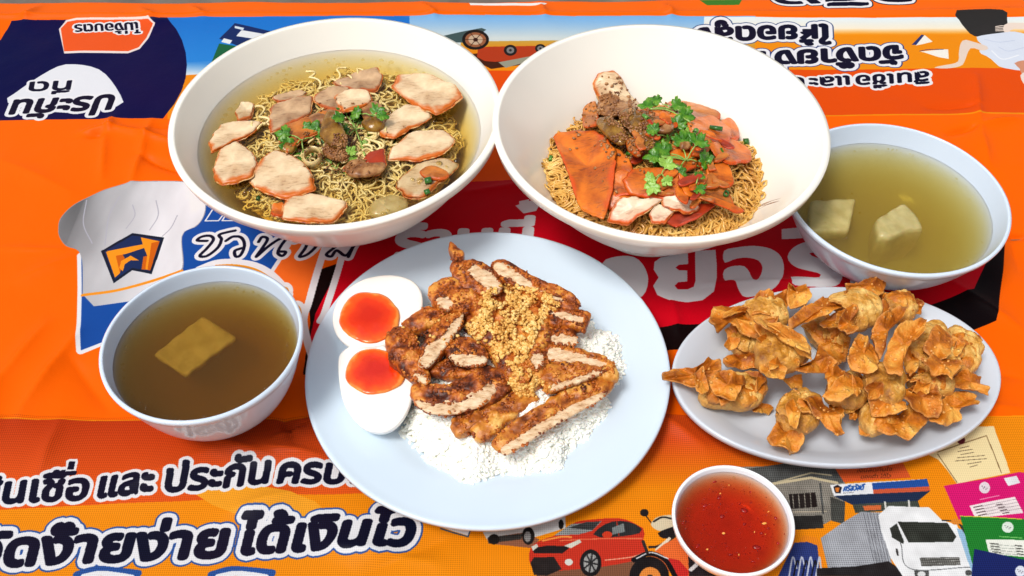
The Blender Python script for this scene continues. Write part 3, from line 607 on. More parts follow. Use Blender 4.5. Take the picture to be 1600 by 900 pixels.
CREASE = []   # (p, q, height m, width m) fold lines of the cloth
def crz(a, b, h, w): CREASE.append((at(*a)[:2], at(*b)[:2], h*2.8, w))
for a, b, h, w in [((-900, 27), (2500, 25), .0022, .004), ((0, 388), (95, 390), .0008, .003), ((175, 186), (172, 205), .0022, .004), ((172, 200), (130, 208), .0018, .003), ((175, 200), (270, 222), .0022, .004),
                   ((236, 190), (205, 290), .0018, .004), ((218, 242), (290, 270), -.0024, .004), ((165, 210), (160, 280), .0013, .004), ((240, 200), (300, 190), -.0015, .004), ((140, 214), (165, 210), -.002, .002),
                   ((1525, 120), (1530, 200), .0016, .004), ((1530, 196), (1480, 210), -.0022, .0025), ((1531, 196), (1590, 186), .0018, .004), ((1528, 165), (1450, 168), -.0016, .003), ((1530, 200), (1545, 260), .0015, .005),
                   ((1470, 0), (1300, 12), .003, .006), ((1600, 3), (1470, 8), .002, .006), ((1575, 368), (1610, 367), -.003, .002), ((1585, 372), (1592, 420), -.0015, .006), ((1545, 264), (1550, 300), -.001, .005),
                   ((0, 600), (70, 510), .0022, .009), ((30, 650), (125, 520), .0028, .010), ((-20, 700), (0, 590), .002, .008), ((60, 745), (95, 660), .002, .009), ((110, 560), (170, 640), -.0018, .010),
                   ((430, 690), (500, 655), .0034, .007), ((420, 705), (500, 715), .003, .007), ((440, 650), (460, 690), -.003, .006), ((330, 690), (430, 720), .003, .012), ((455, 670), (485, 664), -.003, .003),
                   ((360, 800), (470, 770), .0026, .012), ((520, 850), (680, 880), .0024, .012), ((200, 760), (330, 705), .0022, .012), ((560, 900), (700, 840), -.002, .012), ((40, 30), (60, 12), .002, .005),
                   ((660, 10), (680, 28), .003, .004), ((845, 10), (852, 28), .002, .004), ((1040, 14), (1050, 28), .003, .004), ((220, 15), (240, 28), .002, .004), ((300, 12), (320, 26), .002, .004),
                   ((1010, 640), (1100, 700), .0026, .010), ((1440, 620), (1600, 640), .001, .004), ((1100, 445), (1330, 440), .0016, .004), ((1050, 470), (1060, 520), .0016, .005), ((730, 300), (930, 275), .0012, .006),
                   ((1480, 440), (1600, 520), .0018, .010), ((1500, 560), (1600, 590), -.0016, .010), ((0, 250), (110, 300), .0014, .012), ((20, 440), (120, 400), .0014, .012)]: crz(a, b, h, w)
def cloth_z(x, y):
    z = .0018*fbm(np.stack([x*11, y*11, x*0], -1), 3)+.0004*fbm(np.stack([x*45, y*45, x*0+3], -1), 2)
    for p, q, h, w in CREASE:
        d = q-p; L2 = d@d; t = ((x-p[0])*d[0]+(y-p[1])*d[1])/L2; tc = np.clip(t, 0, 1)
        r2 = (x-p[0]-tc*d[0])**2+(y-p[1]-tc*d[1])**2; s = np.sqrt(r2)
        z = z+h*np.exp(-s/w)*np.where((t > 0) & (t < 1), .45+.55*np.sin(np.pi*tc), .45)
    return z
def seg(a, b, n): return np.linspace(a, b, n, endpoint=False)
gx_ = np.r_[seg(X0, -.56, 30), seg(-.56, .56, 520), np.linspace(.56, X1, 31)]
gy_ = np.r_[seg(Y0, -.27, 30), seg(-.27, EDGE, 330), EDGE]
GX, GY = np.meshgrid(gx_, gy_); keep = np.exp(-((GY-EDGE)/.02)**2)
Z = cloth_z(GX, GY)
EDG = EDGE+(gx_ > .0)*gx_*.028+.001*np.sin(gx_*40)
YY = GY+(GY-(.34)).clip(0)/(EDGE-.34)*(EDG[None]-EDGE)
rows = [np.stack([GX, YY, Z], -1).reshape(-1, 3)]; uvr = [np.stack([GX, YY], -1).reshape(-1, 2)]
for k in range(1, 9):     # far edge rolls over the table and hangs down
    a = min(k, 4)/4*math.pi/2; down = max(k-4, 0)*.035; yk = EDG+.006*math.sin(a); zk = Z[-1]-.006*(1-math.cos(a))-down
    rows.append(np.stack([gx_, yk+down*.03*np.sin(gx_*30), zk], 1)); uvr.append(np.stack([gx_, EDG+.0095*min(k, 4)/4+down], 1))
V = np.vstack(rows); UV = np.vstack(uvr); nx = len(gx_); F = grid_faces(nx, len(gy_)+8)
cl = mk('tablecloth', V, F, None, origin=np.array([0, 0, 0.]))
setp(cl, 'orange vinyl banner over the table, printed with Thai slogans, cook hat emblem and cars', 'tablecloth')
uvl = cl.data.uv_layers.new(name='print'); li = np.empty(len(cl.data.loops), np.int32); cl.data.loops.foreach_get('vertex_index', li)
uv = np.stack([(UV[:, 0]-X0)/(X1-X0), (UV[:, 1]-Y0)/(Y1-Y0)], 1)[li]; uvl.data.foreach_set('uv', uv.astype(np.float32).ravel())
m = NT('printed_vinyl'); im = m.N('TexImage', image=img, extension='EXTEND', interpolation='Cubic')
uvn = m.N('UVMap', uv_map='print'); m.l.new(uvn.outputs[0], im.inputs[0])
m.set(Base_Color=m.mix(m.math('MULTIPLY', m.ramp(m.noise(7, 3), [(.35, (0, 0, 0, 1)), (.8, (1, 1, 1, 1))]), .03), m.mix(1., im.outputs[0], (.80, .80, .80, 1), 'MULTIPLY'), (150, 60, 20)), Roughness=m.math('ADD', m.math('MULTIPLY', m.noise(25, 3), .12), .36), Specular_IOR_Level=.05)
wv = m.N('TexWave', i_Scale=420., i_Distortion=.3); wv.bands_direction = 'DIAGONAL'; m.l.new(m.obj(), wv.inputs[0])
b0 = m.bump(wv.outputs['Fac'], .05, .0004); m.bump(m.noise(32, 4, .6), .18, .004, b0)
cl.data.materials.append(m.m)
# ------------------------------------------------------------------ crockery
def interp_prof(p, z): return float(np.interp(z, [q[1] for q in p], [q[0] for q in p]))
def bowl(name, cx, cy, r, h, rf, th, mat, label, cat, group=None, lip=.004, belly=.55, foot=.007, fl=.010, sx=1, sy=1, rot=0, lipw=0.):
    """footed bowl; returns the thing and its inner profile (r, z)"""
    t = empty(name, (cx, cy, .001), label, cat, group)
    zs = np.linspace(0, 1, 22); inn = []
    rb = rf*.86; zi = foot+th*1.2
    for u in zs: inn.append((rb+(r-th*.5-rb)*(u**belly), zi+(h-.001-zi)*u**1.12))
    inner = [(1e-5, zi-.0015), (rb*.5, zi-.001), (rb*.85, zi-.0004)]+inn
    rim = [(r-th*.35, h), (r, h), (r+lip*.5, h-.0007), (r+lip*.55, h-.002), (r+lip*.3, h-.0045-lipw), (r-th*.1, h-.006-lipw)]
    out = [(rr+th*.9-.0007, zz-th*.55) for rr, zz in inn[::-1][2:]]
    out = [q for q in out if q[1] > foot+.0005 and q[1] < h-.0068-lipw]
    body = inner+rim+out+[(rf+.0015, foot+.0002), (rf-.004, foot-.0008), (1e-5, foot-.001)]
    V, F = lathe(body, cx, cy, 160, sx, sy, rot); mk('bowl_body', V, F, mat, t)
    V, F = lathe([(rf-.0005, foot+.002), (rf+.0012, foot*.5), (rf+.0004, .0022), (rf-.0006, .001), (rf-.0022, .001), (rf-.003, .0025), (rf-.0035, foot+.001)], cx, cy, 96, sx, sy, rot)
    mk('foot_ring', V, F, mat, t)
    return t, inn
def plate(name, cx, cy, r, h, rf, mat, label, sx=1, sy=1, rot=0, well=.72, lipd=.0016):
    t = empty(name, (cx, cy, .001), label, 'plate')
    zf = .0058
    p = [(1e-5, zf), (r*well*.5, zf), (r*well*.86, zf+.0004), (r*well, zf+.0022), (r*(well+.06), zf+.0058), (r*(well+.14), h-.0052), (r*.93, h-.0026), (r*.975, h-.0006), (r*.99, h), (r, h-.0006), (r+.0004, h-lipd-.001),
         (r-.002, h-lipd-.0022), (r*.93, h-.0062), (r*(well+.14), h-.009), (r*(well+.04), zf), (r*well*.99, .0032), (rf, .003), (1e-5, .003)]
    V, F = lathe(p, cx, cy, 192, sx, sy, rot); mk('plate_body', V, F, mat, t)
    V, F = lathe([(rf+.001, .0042), (rf+.0008, .0018), (rf, .001), (rf-.002, .001), (rf-.003, .0022), (rf-.003, .0042)], cx, cy, 96, sx, sy, rot); mk('foot_ring', V, F, mat, t)
    return t
N1 = (-.1349, .0976); N2 = (.1116, .0811); SL = (-.2032, -.1026); SR = (.291, .041); SA = (.1354, -.2116)
_, I1 = bowl('noodle_bowl', *N1, .1239, .095, .050, .0042, M['cream_melamine'], 'large cream bowl filled with clear broth, noodles and sliced pork', 'bowl', 'large noodle bowls', lip=.006, belly=.62, lipw=.004)
_, I2 = bowl('noodle_bowl', *N2, .1233, .100, .050, .0042, M['cream_melamine'], 'large cream bowl of dry noodles without broth, under orange pork', 'bowl', 'large noodle bowls', lip=.006, belly=.78, lipw=.004)
_, I3 = bowl('soup_bowl', *SL, .0642, .068, .034, .003, M['blue_melamine'], 'small pale blue soup bowl overlapping the printed cook hat, one radish chunk inside', 'bowl', 'small soup bowls', lip=.0025, belly=.46)
_, I4 = bowl('soup_bowl', *SR, .082, .062, .043, .003, M['blue_melamine'], 'pale blue soup bowl behind the fried wontons, two radish cubes inside', 'bowl', 'small soup bowls', lip=.0025, belly=.5)
_, I5 = bowl('sauce_bowl', *SA, .0367, .030, .021, .0032, M['white_melamine'], 'tiny white bowl of red chilli dipping sauce', 'bowl', lip=.001, belly=.42, foot=.004)
PL = (-.0169, -.086)
plate('dinner_plate', *PL, .1278, .020, .072, M['plate_blue'], 'round light blue plate under the chicken rice and egg halves', well=.62)
OV = (.2264, -.0938)
plate('oval_plate', *OV, .1156, .022, .07, M['oval_grey'], 'oval pale grey plate heaped with fried wontons', sx=1, sy=.654, rot=.1282, well=.74, lipd=.003)

def broth(name, c, inn, lvl, mat, label):
    pr = [(1e-5, inn[0][1]-.0016), (inn[0][0], inn[0][1]-.0008)]+[(r+.0006, z) for r, z in inn if inn[0][1] < z < lvl-.0005]
    zz = [q[1] for q in inn]; rr = [q[0] for q in inn]; rl = float(np.interp(lvl, zz, rr))
    pr += [(rl+.0006, lvl-.0002), (rl-.0005, lvl+.0003), (rl-.002, lvl), (rl*.5, lvl), (1e-5, lvl)]
    V, F = lathe(pr, *c, 128); F = F; o = mk(name, V, F, mat); setp(o, label, 'soup' if 'sauce' not in name else 'sauce'); return rl
LV1, LV3, LV4, LV5 = .0735, .0565, .0475, .0262
RL1 = broth('clear_broth', N1, I1, LV1, M['clear_broth'], 'clear yellow broth in the large bowl with noodles and pork')
broth('radish_broth', SL, I3, LV3, M['radish_broth'], 'brown clear soup with a single pale radish chunk sunk in it')
broth('radish_broth', SR, I4, LV4, M['olive_broth'], 'olive yellow soup with two radish cubes poking out')
broth('chilli_sauce', SA, I5, LV5, M['chilli_sauce'], 'red orange sweet chilli sauce filling the tiny white bowl')
print('levels', RL1)

# ------------------------------------------------------------------ shaped pieces of food
def slab(name, O, T, mat, parent=None, n=72, rings=14, dome=2.6, rough=.0006, rsc=120, edge_n=.0006, und=None, wave=0., wsc=40, wdir=None, under=.35, ridge=0, pits=None, seed=None, crop=None, up=None, origin=None, sharp=0.):
    """solid piece with outline O (world xyz); its upper side swells by T, its under side by T*under"""
    global _sd
    _sd += 7.7; sd = _sd if seed is None else seed
    C = catmull(O, n, True, sharp); t = np.linspace(0, 2*np.pi, n, endpoint=False)
    cen = C.mean(0); nrm = np.zeros(3)
    for i in range(n): nrm += np.cross(C[i]-cen, C[(i+1) % n]-cen)
    nrm /= np.linalg.norm(nrm)+1e-12
    if nrm[2] < 0: nrm = -nrm; C = C[::-1]
    if edge_n: C = C+(C-cen)/np.linalg.norm(C-cen, axis=1)[:, None]*(fbm(C*rsc+sd, 3)*edge_n)[:, None]
    V, E = [], []
    ts = np.linspace(1, 0, rings+1)[:-1]**.8
    for s_ in ts:
        P = cen+(C-cen)*s_; h = T*(1-s_**dome)**(1/dome if dome > 1.5 else .7); V.append(P+nrm*h); E.append(np.full(n, s_))
    V.append((cen+nrm*T)[None]); E.append([0.])
    nt = len(V)-1
    top = np.vstack(V); ed = np.concatenate(E)
    bump_ = fbm(top*rsc+sd, 4)
    d = bump_*rough*(.35+.65*(1-ed**6))
    top = top+nrm*d[:, None]
    if pits:
        X_ = top-CAM; zc = X_@FWD; ux = 800+FOC*X_[:, 0]/zc; uy = 450-FOC*(X_@UPV)/zc
        for pp in pits:
            for i_ in np.nonzero((ux > min(q[0] for q in pp)) & (ux < max(q[0] for q in pp)) & (uy > min(q[1] for q in pp)) & (uy < max(q[1] for q in pp)))[0]:
                if in_poly(ux[i_], uy[i_], pp): hh_ = (top[i_]-cen)@nrm; top[i_] -= nrm*max(hh_-T*.25, 0)
    if wave:
        wd = np.array(wdir if wdir is not None else (1, .3, 0)); wd = wd/np.linalg.norm(wd)
        def wv_(X, e_):
            q = X@wd*wsc+fbm(X*30+sd, 2)*2.2+sd
            if ridge: return wave*((2/np.pi*np.arcsin(np.sin(q)))*(.35+.65*e_)+(1-3.2*np.abs(fbm(X*62+sd, 2)))*.9+(1-3*np.abs(fbm(X*170+sd, 1)))*.22)
            return np.sin(q)*wave*(.3+.7*e_)+fbm(X*55+sd, 2)*wave
        top = top+nrm*wv_(top, ed)[:, None]
    F = []
    for j in range(nt-1):
        for i in range(n):
            a = j*n+i; b = j*n+(i+1) % n; F.append((a, b, b+n, a+n))
    c0 = nt*n
    for i in range(n): F.append(((nt-1)*n+i, (nt-1)*n+(i+1) % n, c0))
    # underside
    o = len(top); B, BE = [], []
    tu = [.985, .93, .8, .55, .25]
    for s_ in tu:
        P = cen+(top[:n]-cen)*s_; B.append(P-nrm*(T*under*(1-s_**4)+T*under*.35+1e-4)); BE.append(np.full(n, s_))
    B.append((cen-nrm*T*under*1.4)[None]); BE.append([.2]); bot = np.vstack(B)
    if wave:
        bot = bot+nrm*wv_(bot, np.concatenate(BE))[:, None]
    for i in range(n):
        b = (i+1) % n; F.append((b, i, o+i, o+b))
        for j in range(len(tu)-1): F.append((o+j*n+b, o+j*n+i, o+(j+1)*n+i, o+(j+1)*n+b))
        F.append((o+(len(tu)-1)*n+b, o+(len(tu)-1)*n+i, o+len(bot)-1))
    V = np.vstack([top, bot]); ee = np.concatenate([ed, np.concatenate(BE)]); bb = np.concatenate([bump_, np.zeros(len(bot))])
    ob = mk(name, V, F, mat, parent, attrs={'edge': ee, 'bumpy': bb}, origin=origin)
    ob['_rim'] = 0; del ob['_rim']
    return ob, V[:n], nrm
_sd = 0.
def rind(C, nrm, w, parent, mat):
    """glazed red edge running round a slice"""
    cen = C.mean(0); n = len(C); d = (cen-C); L = np.linalg.norm(d, axis=1)[:, None]; d = d/L
    k = (.5+.9*fbm(C*75+9, 2)).clip(.12, 1.3)[:, None]
    P = [C-d*.0002-nrm*.0008, C-d*.0008-nrm*.0003, C-d*.0003+nrm*.0004*k, C+d*w*k*.6+nrm*.0004*k, C+d*w*k-nrm*.0003]
    V = np.vstack(P)+fbm(np.vstack(P)*260, 2)[:, None]*nrm*.00025; F = grid_faces(n, 5, True)
    return mk('rind', V, F, mat, parent)
def clearz(O):  return O

def pork(crop, poly, z, label, mat='pork', T=.0016, tilt=(0, 0), name='pork_slice', cat='pork', group='pork slices', dz=None, wave=.0007, rd=True, rw=.0011, surf=None):
    P = cr(crop, poly)
    hs = [surf(p[0], p[1]) for p in P] if surf else [z]*len(P)
    c = np.mean(P, 0); hs = np.array(hs)+z*(surf is not None)+np.array([(p[0]-c[0])*tilt[0]+(p[1]-c[1])*tilt[1] for p in P])
    hs = hs+np.array([.0013*math.sin(i*1.9+len(label)*1.3) for i in range(len(P))])
    if dz is not None: hs = hs+np.array(dz)
    O = ats(P, hs); base = O.mean(0)
    t = empty(name, base-np.array([0, 0, .001]), label, cat, group)
    ob, C, nrm = slab('meat', O, T, M[mat], t, n=80, rings=12, dome=9, rough=.0005, rsc=180, edge_n=.0020, wave=wave, wsc=60, sharp=.6, under=.55)
    if rd: rind(C, nrm, rw, t, M['rind'])
    return t

# bowl of noodle soup -------------------------------------------------------
def curly(cx, cy, R0, zf, n, rad, amp, lam, seg_=70, k=5, L=(.07, .12), rmax=None, seed=1):
    r_ = np.random.default_rng(seed); parts = []
    for i in range(n):
        a = r_.uniform(0, 6.283); rr = R0*math.sqrt(r_.uniform(0, 1)); p = np.array([cx+rr*math.cos(a), cy+rr*math.sin(a)])
        ang = r_.uniform(0, 6.283); ln = r_.uniform(*L); ds = ln/seg_; ph = r_.uniform(0, 6.283); cur = r_.normal()*14; off = r_.uniform(0, 1)
        path = []
        for s_ in range(seg_):
            cur += r_.normal()*6; cur *= .96; ang += cur*ds
            q = p-np.array([cx, cy]); rq = np.linalg.norm(q)
            if rq > R0*.93:    # turn back inside the bowl
                tang = math.atan2(-q[1], -q[0]); dd = (tang-ang+math.pi) % (2*math.pi)-math.pi; ang += dd*.25
            p = p+np.array([math.cos(ang), math.sin(ang)])*ds
            ph += 2*np.pi*ds/lam
            w = amp*math.sin(ph); w2 = amp*.75*math.cos(ph*.5+off*6); x = p[0]-math.sin(ang)*w+math.cos(ang)*w2; y = p[1]+math.cos(ang)*w+math.sin(ang)*w2
            path.append((x, y, 0., ph))
        P = np.array(path); rq = np.hypot(P[:, 0]-cx, P[:, 1]-cy); f = np.minimum(1, R0/np.maximum(rq, 1e-6)); P[:, 0] = cx+(P[:, 0]-cx)*f; P[:, 1] = cy+(P[:, 1]-cy)*f
        Z_ = np.array([zf(x, y, off) for x, y in P[:, :2]])+.0012*np.cos(P[:, 3]*1.0)+.0016*fbm(np.stack([P[:, 0]*70, P[:, 1]*70, P[:, 0]*0+i], 1), 2)
        parts.append(tube(np.stack([P[:, 0], P[:, 1], Z_], 1), rad*r_.uniform(.8, 1.15), k, caps=False))
    return join(parts)
def zf1(x, y, off):
    r = math.hypot(x-N1[0], y-N1[1])/.094
    return max(LV1-.0018-.011*off-.012*max(r-.55, 0), float(np.interp(r*.094, [w[0] for w in I1], [w[1] for w in I1]))+.0016)
V, F = curly(*N1, .096, zf1, 320, .00092, .0034, .0120, seed=3); o = mk('noodle_tangle', V, F, M['noodle'])
setp(o, 'tangle of thin curly egg noodles sunk in the clear broth', 'noodles', kind='stuff')
tt = np.linspace(0, 2*np.pi, 64, endpoint=False); V = []
for q in np.linspace(1, .02, 10): V.append(np.stack([N1[0]+.088*q*np.cos(tt), N1[1]+.088*q*np.sin(tt), np.full(64, max(LV1-.013-.012*q**4, float(np.interp(.088*q, [w[0] for w in I1], [w[1] for w in I1]))+.003))], 1))
o = mk('noodle_bed', np.vstack(V), grid_faces(64, 10, True), M['noodle']); setp(o, 'packed lower noodles deep in the clear broth', 'noodles', kind='stuff')
V, F = curly(N1[0]-.01, N1[1]+.02, .066, lambda x, y, o_: LV1+.0004+.002*o_, 16, .0010, .0030, .012, seed=13, L=(.02, .05)); o = mk('floating_noodles', V, F, M['noodle'])
setp(o, 'loose noodles breaking the surface of the clear broth', 'noodles', kind='stuff')

z = LV1
S = [('s', 'A', [(885, 285), (905, 237), (1020, 235), (1130, 285), (1150, 322), (1118, 352), (1050, 387), (960, 347)], .0055, 'largest tan pork slice, topmost on the far side of the broth', 'pork', (0, 0)),
 ('s', 'A', [(830, 440), (870, 385), (940, 350), (1010, 365), (1033, 400), (960, 440), (890, 477), (840, 465)], .0035, 'pork slice tucked beneath the largest slice, beside the coriander', 'pork', (0, 0)),
 ('s', 'A', [(870, 560), (885, 515), (960, 455), (1080, 450), (1122, 482), (1080, 535), (990, 567), (920, 560)], .0025, 'wide pork slice with a thin red edge above the half sunk slice', 'pork', (0, 0)),
 ('s', 'A', [(898, 650), (960, 590), (1020, 543), (1132, 570), (1120, 600), (1060, 650), (1000, 710), (930, 703)], -.0018, 'pork slice half sunk under the broth with scallion on it', 'pork', (0, 0)),
 ('s', 'A', [(465, 740), (490, 690), (560, 683), (700, 715), (708, 740), (660, 795), (560, 797), (470, 780)], .002, 'squarish pork slice nearest the front rim of the broth bowl', 'pork', (0, 0)),
 ('s', 'A', [(340, 640), (380, 560), (440, 520), (530, 560), (575, 610), (587, 675), (480, 707), (400, 682)], .0035, 'big oval pork slice with orange lower edge, left of the green onion', 'pork', (0, 0)),
 ('s', 'A', [(205, 590), (230, 520), (290, 488), (350, 530), (370, 582), (340, 632), (240, 652), (212, 630)], .004, 'round creased pork slice touching the left bowl wall', 'pork', (0, 0)),
 ('s', 'A', [(188, 490), (230, 430), (300, 415), (388, 420), (340, 470), (290, 492), (235, 520), (200, 530)], .001, 'folded pork slice half hidden by the round creased one', 'pork', (0, 0)),
 ('s', 'A', [(415, 400), (430, 350), (520, 320), (577, 318), (577, 372), (545, 400), (420, 457)], .003, 'pinkish grey pork slice on the noodles at back left', 'pork_grey', (0, 0)),
 ('s', 'A', [(583, 322), (640, 285), (722, 285), (710, 330), (690, 384), (610, 362)], .0035, 'small grey pork slice overlapped by a pale square one', 'pork_grey', (0, 0)),
 ('s', 'A', [(655, 268), (750, 225), (820, 210), (846, 242), (820, 298), (740, 300)], .0025, 'greyish pork slice furthest back, with dark red rim', 'pork_grey', (0, 0)),
 ('s', 'A', [(660, 320), (720, 293), (790, 298), (805, 330), (795, 353), (700, 377)], .0065, 'small pale square pork slice leaning on the toppings', 'pork', (0, 0)),
 ('s', 'A', [(285, 380), (310, 343), (357, 348), (352, 400), (300, 412)], -.0005, 'small orange rimmed pork scrap by the left wall', 'pork', (0, 0)),
 ('s', 'A', [(455, 480), (480, 425), (560, 395), (612, 398), (602, 460), (540, 485), (480, 530)], .005, 'crumpled dark pork slice beside the dark green leaf', 'pork_pink', (0, 0)),
 ('s', 'A', [(700, 590), (750, 575), (800, 530), (850, 518), (858, 570), (830, 612), (720, 618)], .0045, 'small reddish pork scrap below the coriander sprig', 'pork_red', (0, 0)),
 ('s', 'A', [(430, 322), (520, 298), (562, 305), (520, 330), (450, 342)], .001, 'thin sliver of pork behind the pinkish grey slice', 'pork_grey', (0, 0)),
 ('s', 'A', [(420, 760), (432, 732), (468, 728), (470, 778), (430, 775)], 0., 'curled orange pork end at the side of the front slice', 'pork_orange', (0, 0)),
 ('s', 'A', [(575, 400), (620, 375), (660, 390), (640, 440), (590, 440)], .006, 'small dark pork piece under the pickled cabbage', 'pork_pink', (0, 0))]
TOP = []
for _, c_, pl, dz_, lb, mt, tl in S:
    TOP.append(pork(c_, pl, z+dz_-.0014, lb, mt, T=.0018 if mt != 'pork_grey' else .0014, group='pork slices in the broth bowl', wave=.0006+.0005*('pink' in mt)))

def blob(name, O, T, mat, label=None, cat=None, group=None, parent=None, **k):
    o, C_, nr = slab(name, O, T, mat, parent, **k); return setp(o, label, cat, group)
def blobp(crop, poly, z, T, **k):
    return lambda **q: blob(O=ats(cr(crop, poly), z), T=T, **k, **q)
def scatter_bits(name, pts, sc, mat, label, cat, seed=0, flat=.5, kind='stuff', nv=(7, 5)):
    """many small crumbs joined in one mesh"""
    r_ = np.random.default_rng(seed); parts = []
    u = np.linspace(0, 2*np.pi, nv[0], endpoint=False); w = np.linspace(-1, 1, nv[1])
    for p in pts:
        s = sc*r_.uniform(.5, 1.3); a = r_.uniform(0, 6.28, 3)
        ell = np.array([[math.cos(t)*math.sqrt(max(1-v*v, .04)), math.sin(t)*math.sqrt(max(1-v*v, .04)), v] for v in w for t in u])
        ell *= np.array([r_.uniform(.7, 1.3), r_.uniform(.6, 1.1), flat*r_.uniform(.6, 1.4)])
        ell += r_.normal(size=ell.shape)*.10
        ca, sa, cb, sb = math.cos(a[0]), math.sin(a[0]), math.cos(a[1]*.25), math.sin(a[1]*.25)
        Rz = np.array([[ca, -sa, 0], [sa, ca, 0], [0, 0, 1]]); Rx = np.array([[1, 0, 0], [0, cb, -sb], [0, sb, cb]])
        F_ = grid_faces(nv[0], nv[1], True)+[tuple(range(nv[0]))[::-1], tuple(range(nv[0]*(nv[1]-1), nv[0]*nv[1]))]
        parts.append((p+(ell*s)@(Rz@Rx).T, F_))
    V, F = join(parts); o = mk(name, V, F, mat, smooth=True); return setp(o, label, cat, kind=kind)
def bvh_of(objs):
    V, F, o = [], [], 0
    for ob in objs:
        if ob.type != 'MESH': continue
        w = world_of(ob); me = ob.data; v = np.empty(len(me.vertices)*3); me.vertices.foreach_get('co', v); v = v.reshape(-1, 3)+w
        V.append(v); F += [tuple(i+o for i in p.vertices) for p in me.polygons]; o += len(v)
    return BVHTree.FromPolygons(np.vstack(V).tolist(), F)
def leaves_of(ts):
    r = []
    for t in ts: r += [t] if t.type == 'MESH' else [c for c in t.children_recursive]
    return r
def hit(bvh, x, y):
    d = at(x, y, 0)-CAM; d /= np.linalg.norm(d); h = bvh.ray_cast(Vector(CAM), Vector(d)); return (np.array(h[0]), np.array(h[1])) if h[0] is not None else (None, None)
def in_poly(x, y, P):
    c = False
    for i in range(len(P)):
        a, b = P[i], P[i-1]
        if (a[1] > y) != (b[1] > y) and x < (b[0]-a[0])*(y-a[1])/(b[1]-a[1])+a[0]: c = not c
    return c

LEAF = [(0, 0), (.10, .16), (.30, .12), (.46, .22), (.42, .36), (.58, .40), (.60, .56), (.44, .58), (.46, .72), (.30, .74), (.24, .66), (.20, .84), (.10, .98), (0, 1.02)]
LEAF = LEAF+[(-x, y) for x, y in LEAF[::-1][1:-1]]
def leaf_mesh(p, ang, size, nrm, seed, curl=.3):
    r_ = np.random.default_rng(seed); L = np.array(LEAF)*(1+r_.normal(size=(len(LEAF), 1))*.05)
    L = L*np.array([r_.uniform(.8, 1.2), 1]); C = np.array([0, .42]); V = []
    for s_ in (1, .72, .4): V.append(C+(L-C)*s_)
    V = np.vstack(V+[C[None]])
    zz = curl*(V[:, 0]**2)*r_.uniform(-.6, 1.4)+curl*.7*np.sin(V[:, 1]*3+r_.uniform(0, 6))*.35+.05*r_.normal(size=len(V))*.5
    X = np.array([math.cos(ang), math.sin(ang), 0]); nrm = np.array(nrm, float); nrm /= np.linalg.norm(nrm)
    Y = X-nrm*(X@nrm); Y /= np.linalg.norm(Y); Xx = np.cross(Y, nrm)
    W = p+(V[:, :1]*Xx+V[:, 1:2]*Y+zz[:, None]*nrm)*size
    n = len(L); F = []
    for j in range(2):
        for i in range(n): F.append((j*n+i, j*n+(i+1) % n, (j+1)*n+(i+1) % n, (j+1)*n+i))
    for i in range(n): F.append((2*n+i, 2*n+(i+1) % n, 3*n))
    W2 = W-nrm*.00025; m_ = len(W)
    F2 = [tuple(m_+i for i in f[::-1]) for f in F]+[(i, m_+i, m_+(i+1) % n, (i+1) % n) for i in range(n)]
    return np.vstack([W, W2]), F+F2
def sprig(bvh, x, y, leaves, label, group, lift=.0012, stem=None, mats=('leaf',)):
    """a coriander sprig: leaflets given as (dx, dy, angle, size mm)"""
    p, nr = hit(bvh, x, y)
    if p is None: p, nr = at(x, y, LV1+.004), np.array([0, 0, 1.])
    t = empty('coriander_sprig', p, label, 'herb', group)
    for k, (dx, dy, a, s_) in enumerate(leaves):
        q, n2 = hit(bvh, x+dx, y+dy)
        if q is None: q, n2 = p, nr
        n2 = np.array([n2[0]*.5, n2[1]*.5-.35, 1.]); q = q+np.array([0, 0, lift+.0013*(k % 4)])
        V, F = leaf_mesh(q, R(a), s_*.00118, n2, int(x*7+y*3+k), .5); mk('leaf', V, F, M[mats[k % len(mats)]], t)
        c = p+np.array([0, 0, lift]); mid = (c+q)/2+np.array([0, 0, .0012])
        if np.linalg.norm(c-q) > .002:
            V, F = tube(catmull([c, mid, q], 8, False), .0005, 5); mk('stem', V, F, M['stem'], t)
    if stem:
        pts = []
        for (dx, dy) in stem:
            q, _ = hit(bvh, x+dx, y+dy); q = p if q is None else q; pts.append(q+np.array([0, 0, .0012]))
        V, F = tube(catmull(pts, 4*len(pts), False), .0007, 6); mk('stem', V, F, M['stem'], t)
    return t
def scallion(bvh, x, y, r, ln, ang, label, group, mat='scallion', flat=False, lift=.0008):
    p, nr = hit(bvh, x, y)
    if p is None: return
    ax = np.array([math.cos(R(ang)), math.sin(R(ang)), .12]) if not flat else np.array([.15, -.2, 1.]); ax /= np.linalg.norm(ax)
    p = p+np.array([0, 0, r*.001*(.6 if not flat else .1)+lift]); A = np.cross(ax, [.1, .2, 1.] if not flat else [1, 0, 0]); A /= np.linalg.norm(A); B = np.cross(ax, A)
    t = np.linspace(0, 2*np.pi, 16, endpoint=False); V = []
    for rr, s_ in ((1, -1), (1, 1), (.72, 1), (.72, -1)): V.append(p+(A*np.cos(t)[:, None]+B*np.sin(t)[:, None]*.85)*rr*r*.001+ax*s_*ln*.0005)
    V = np.vstack(V); F = grid_faces(16, 4, True)+[(48+i, 48+(i+1) % 16, (i+1) % 16, i) for i in range(16)]
    o = mk('scallion_ring', V, F, M[mat]); setp(o, label, 'scallion', group)

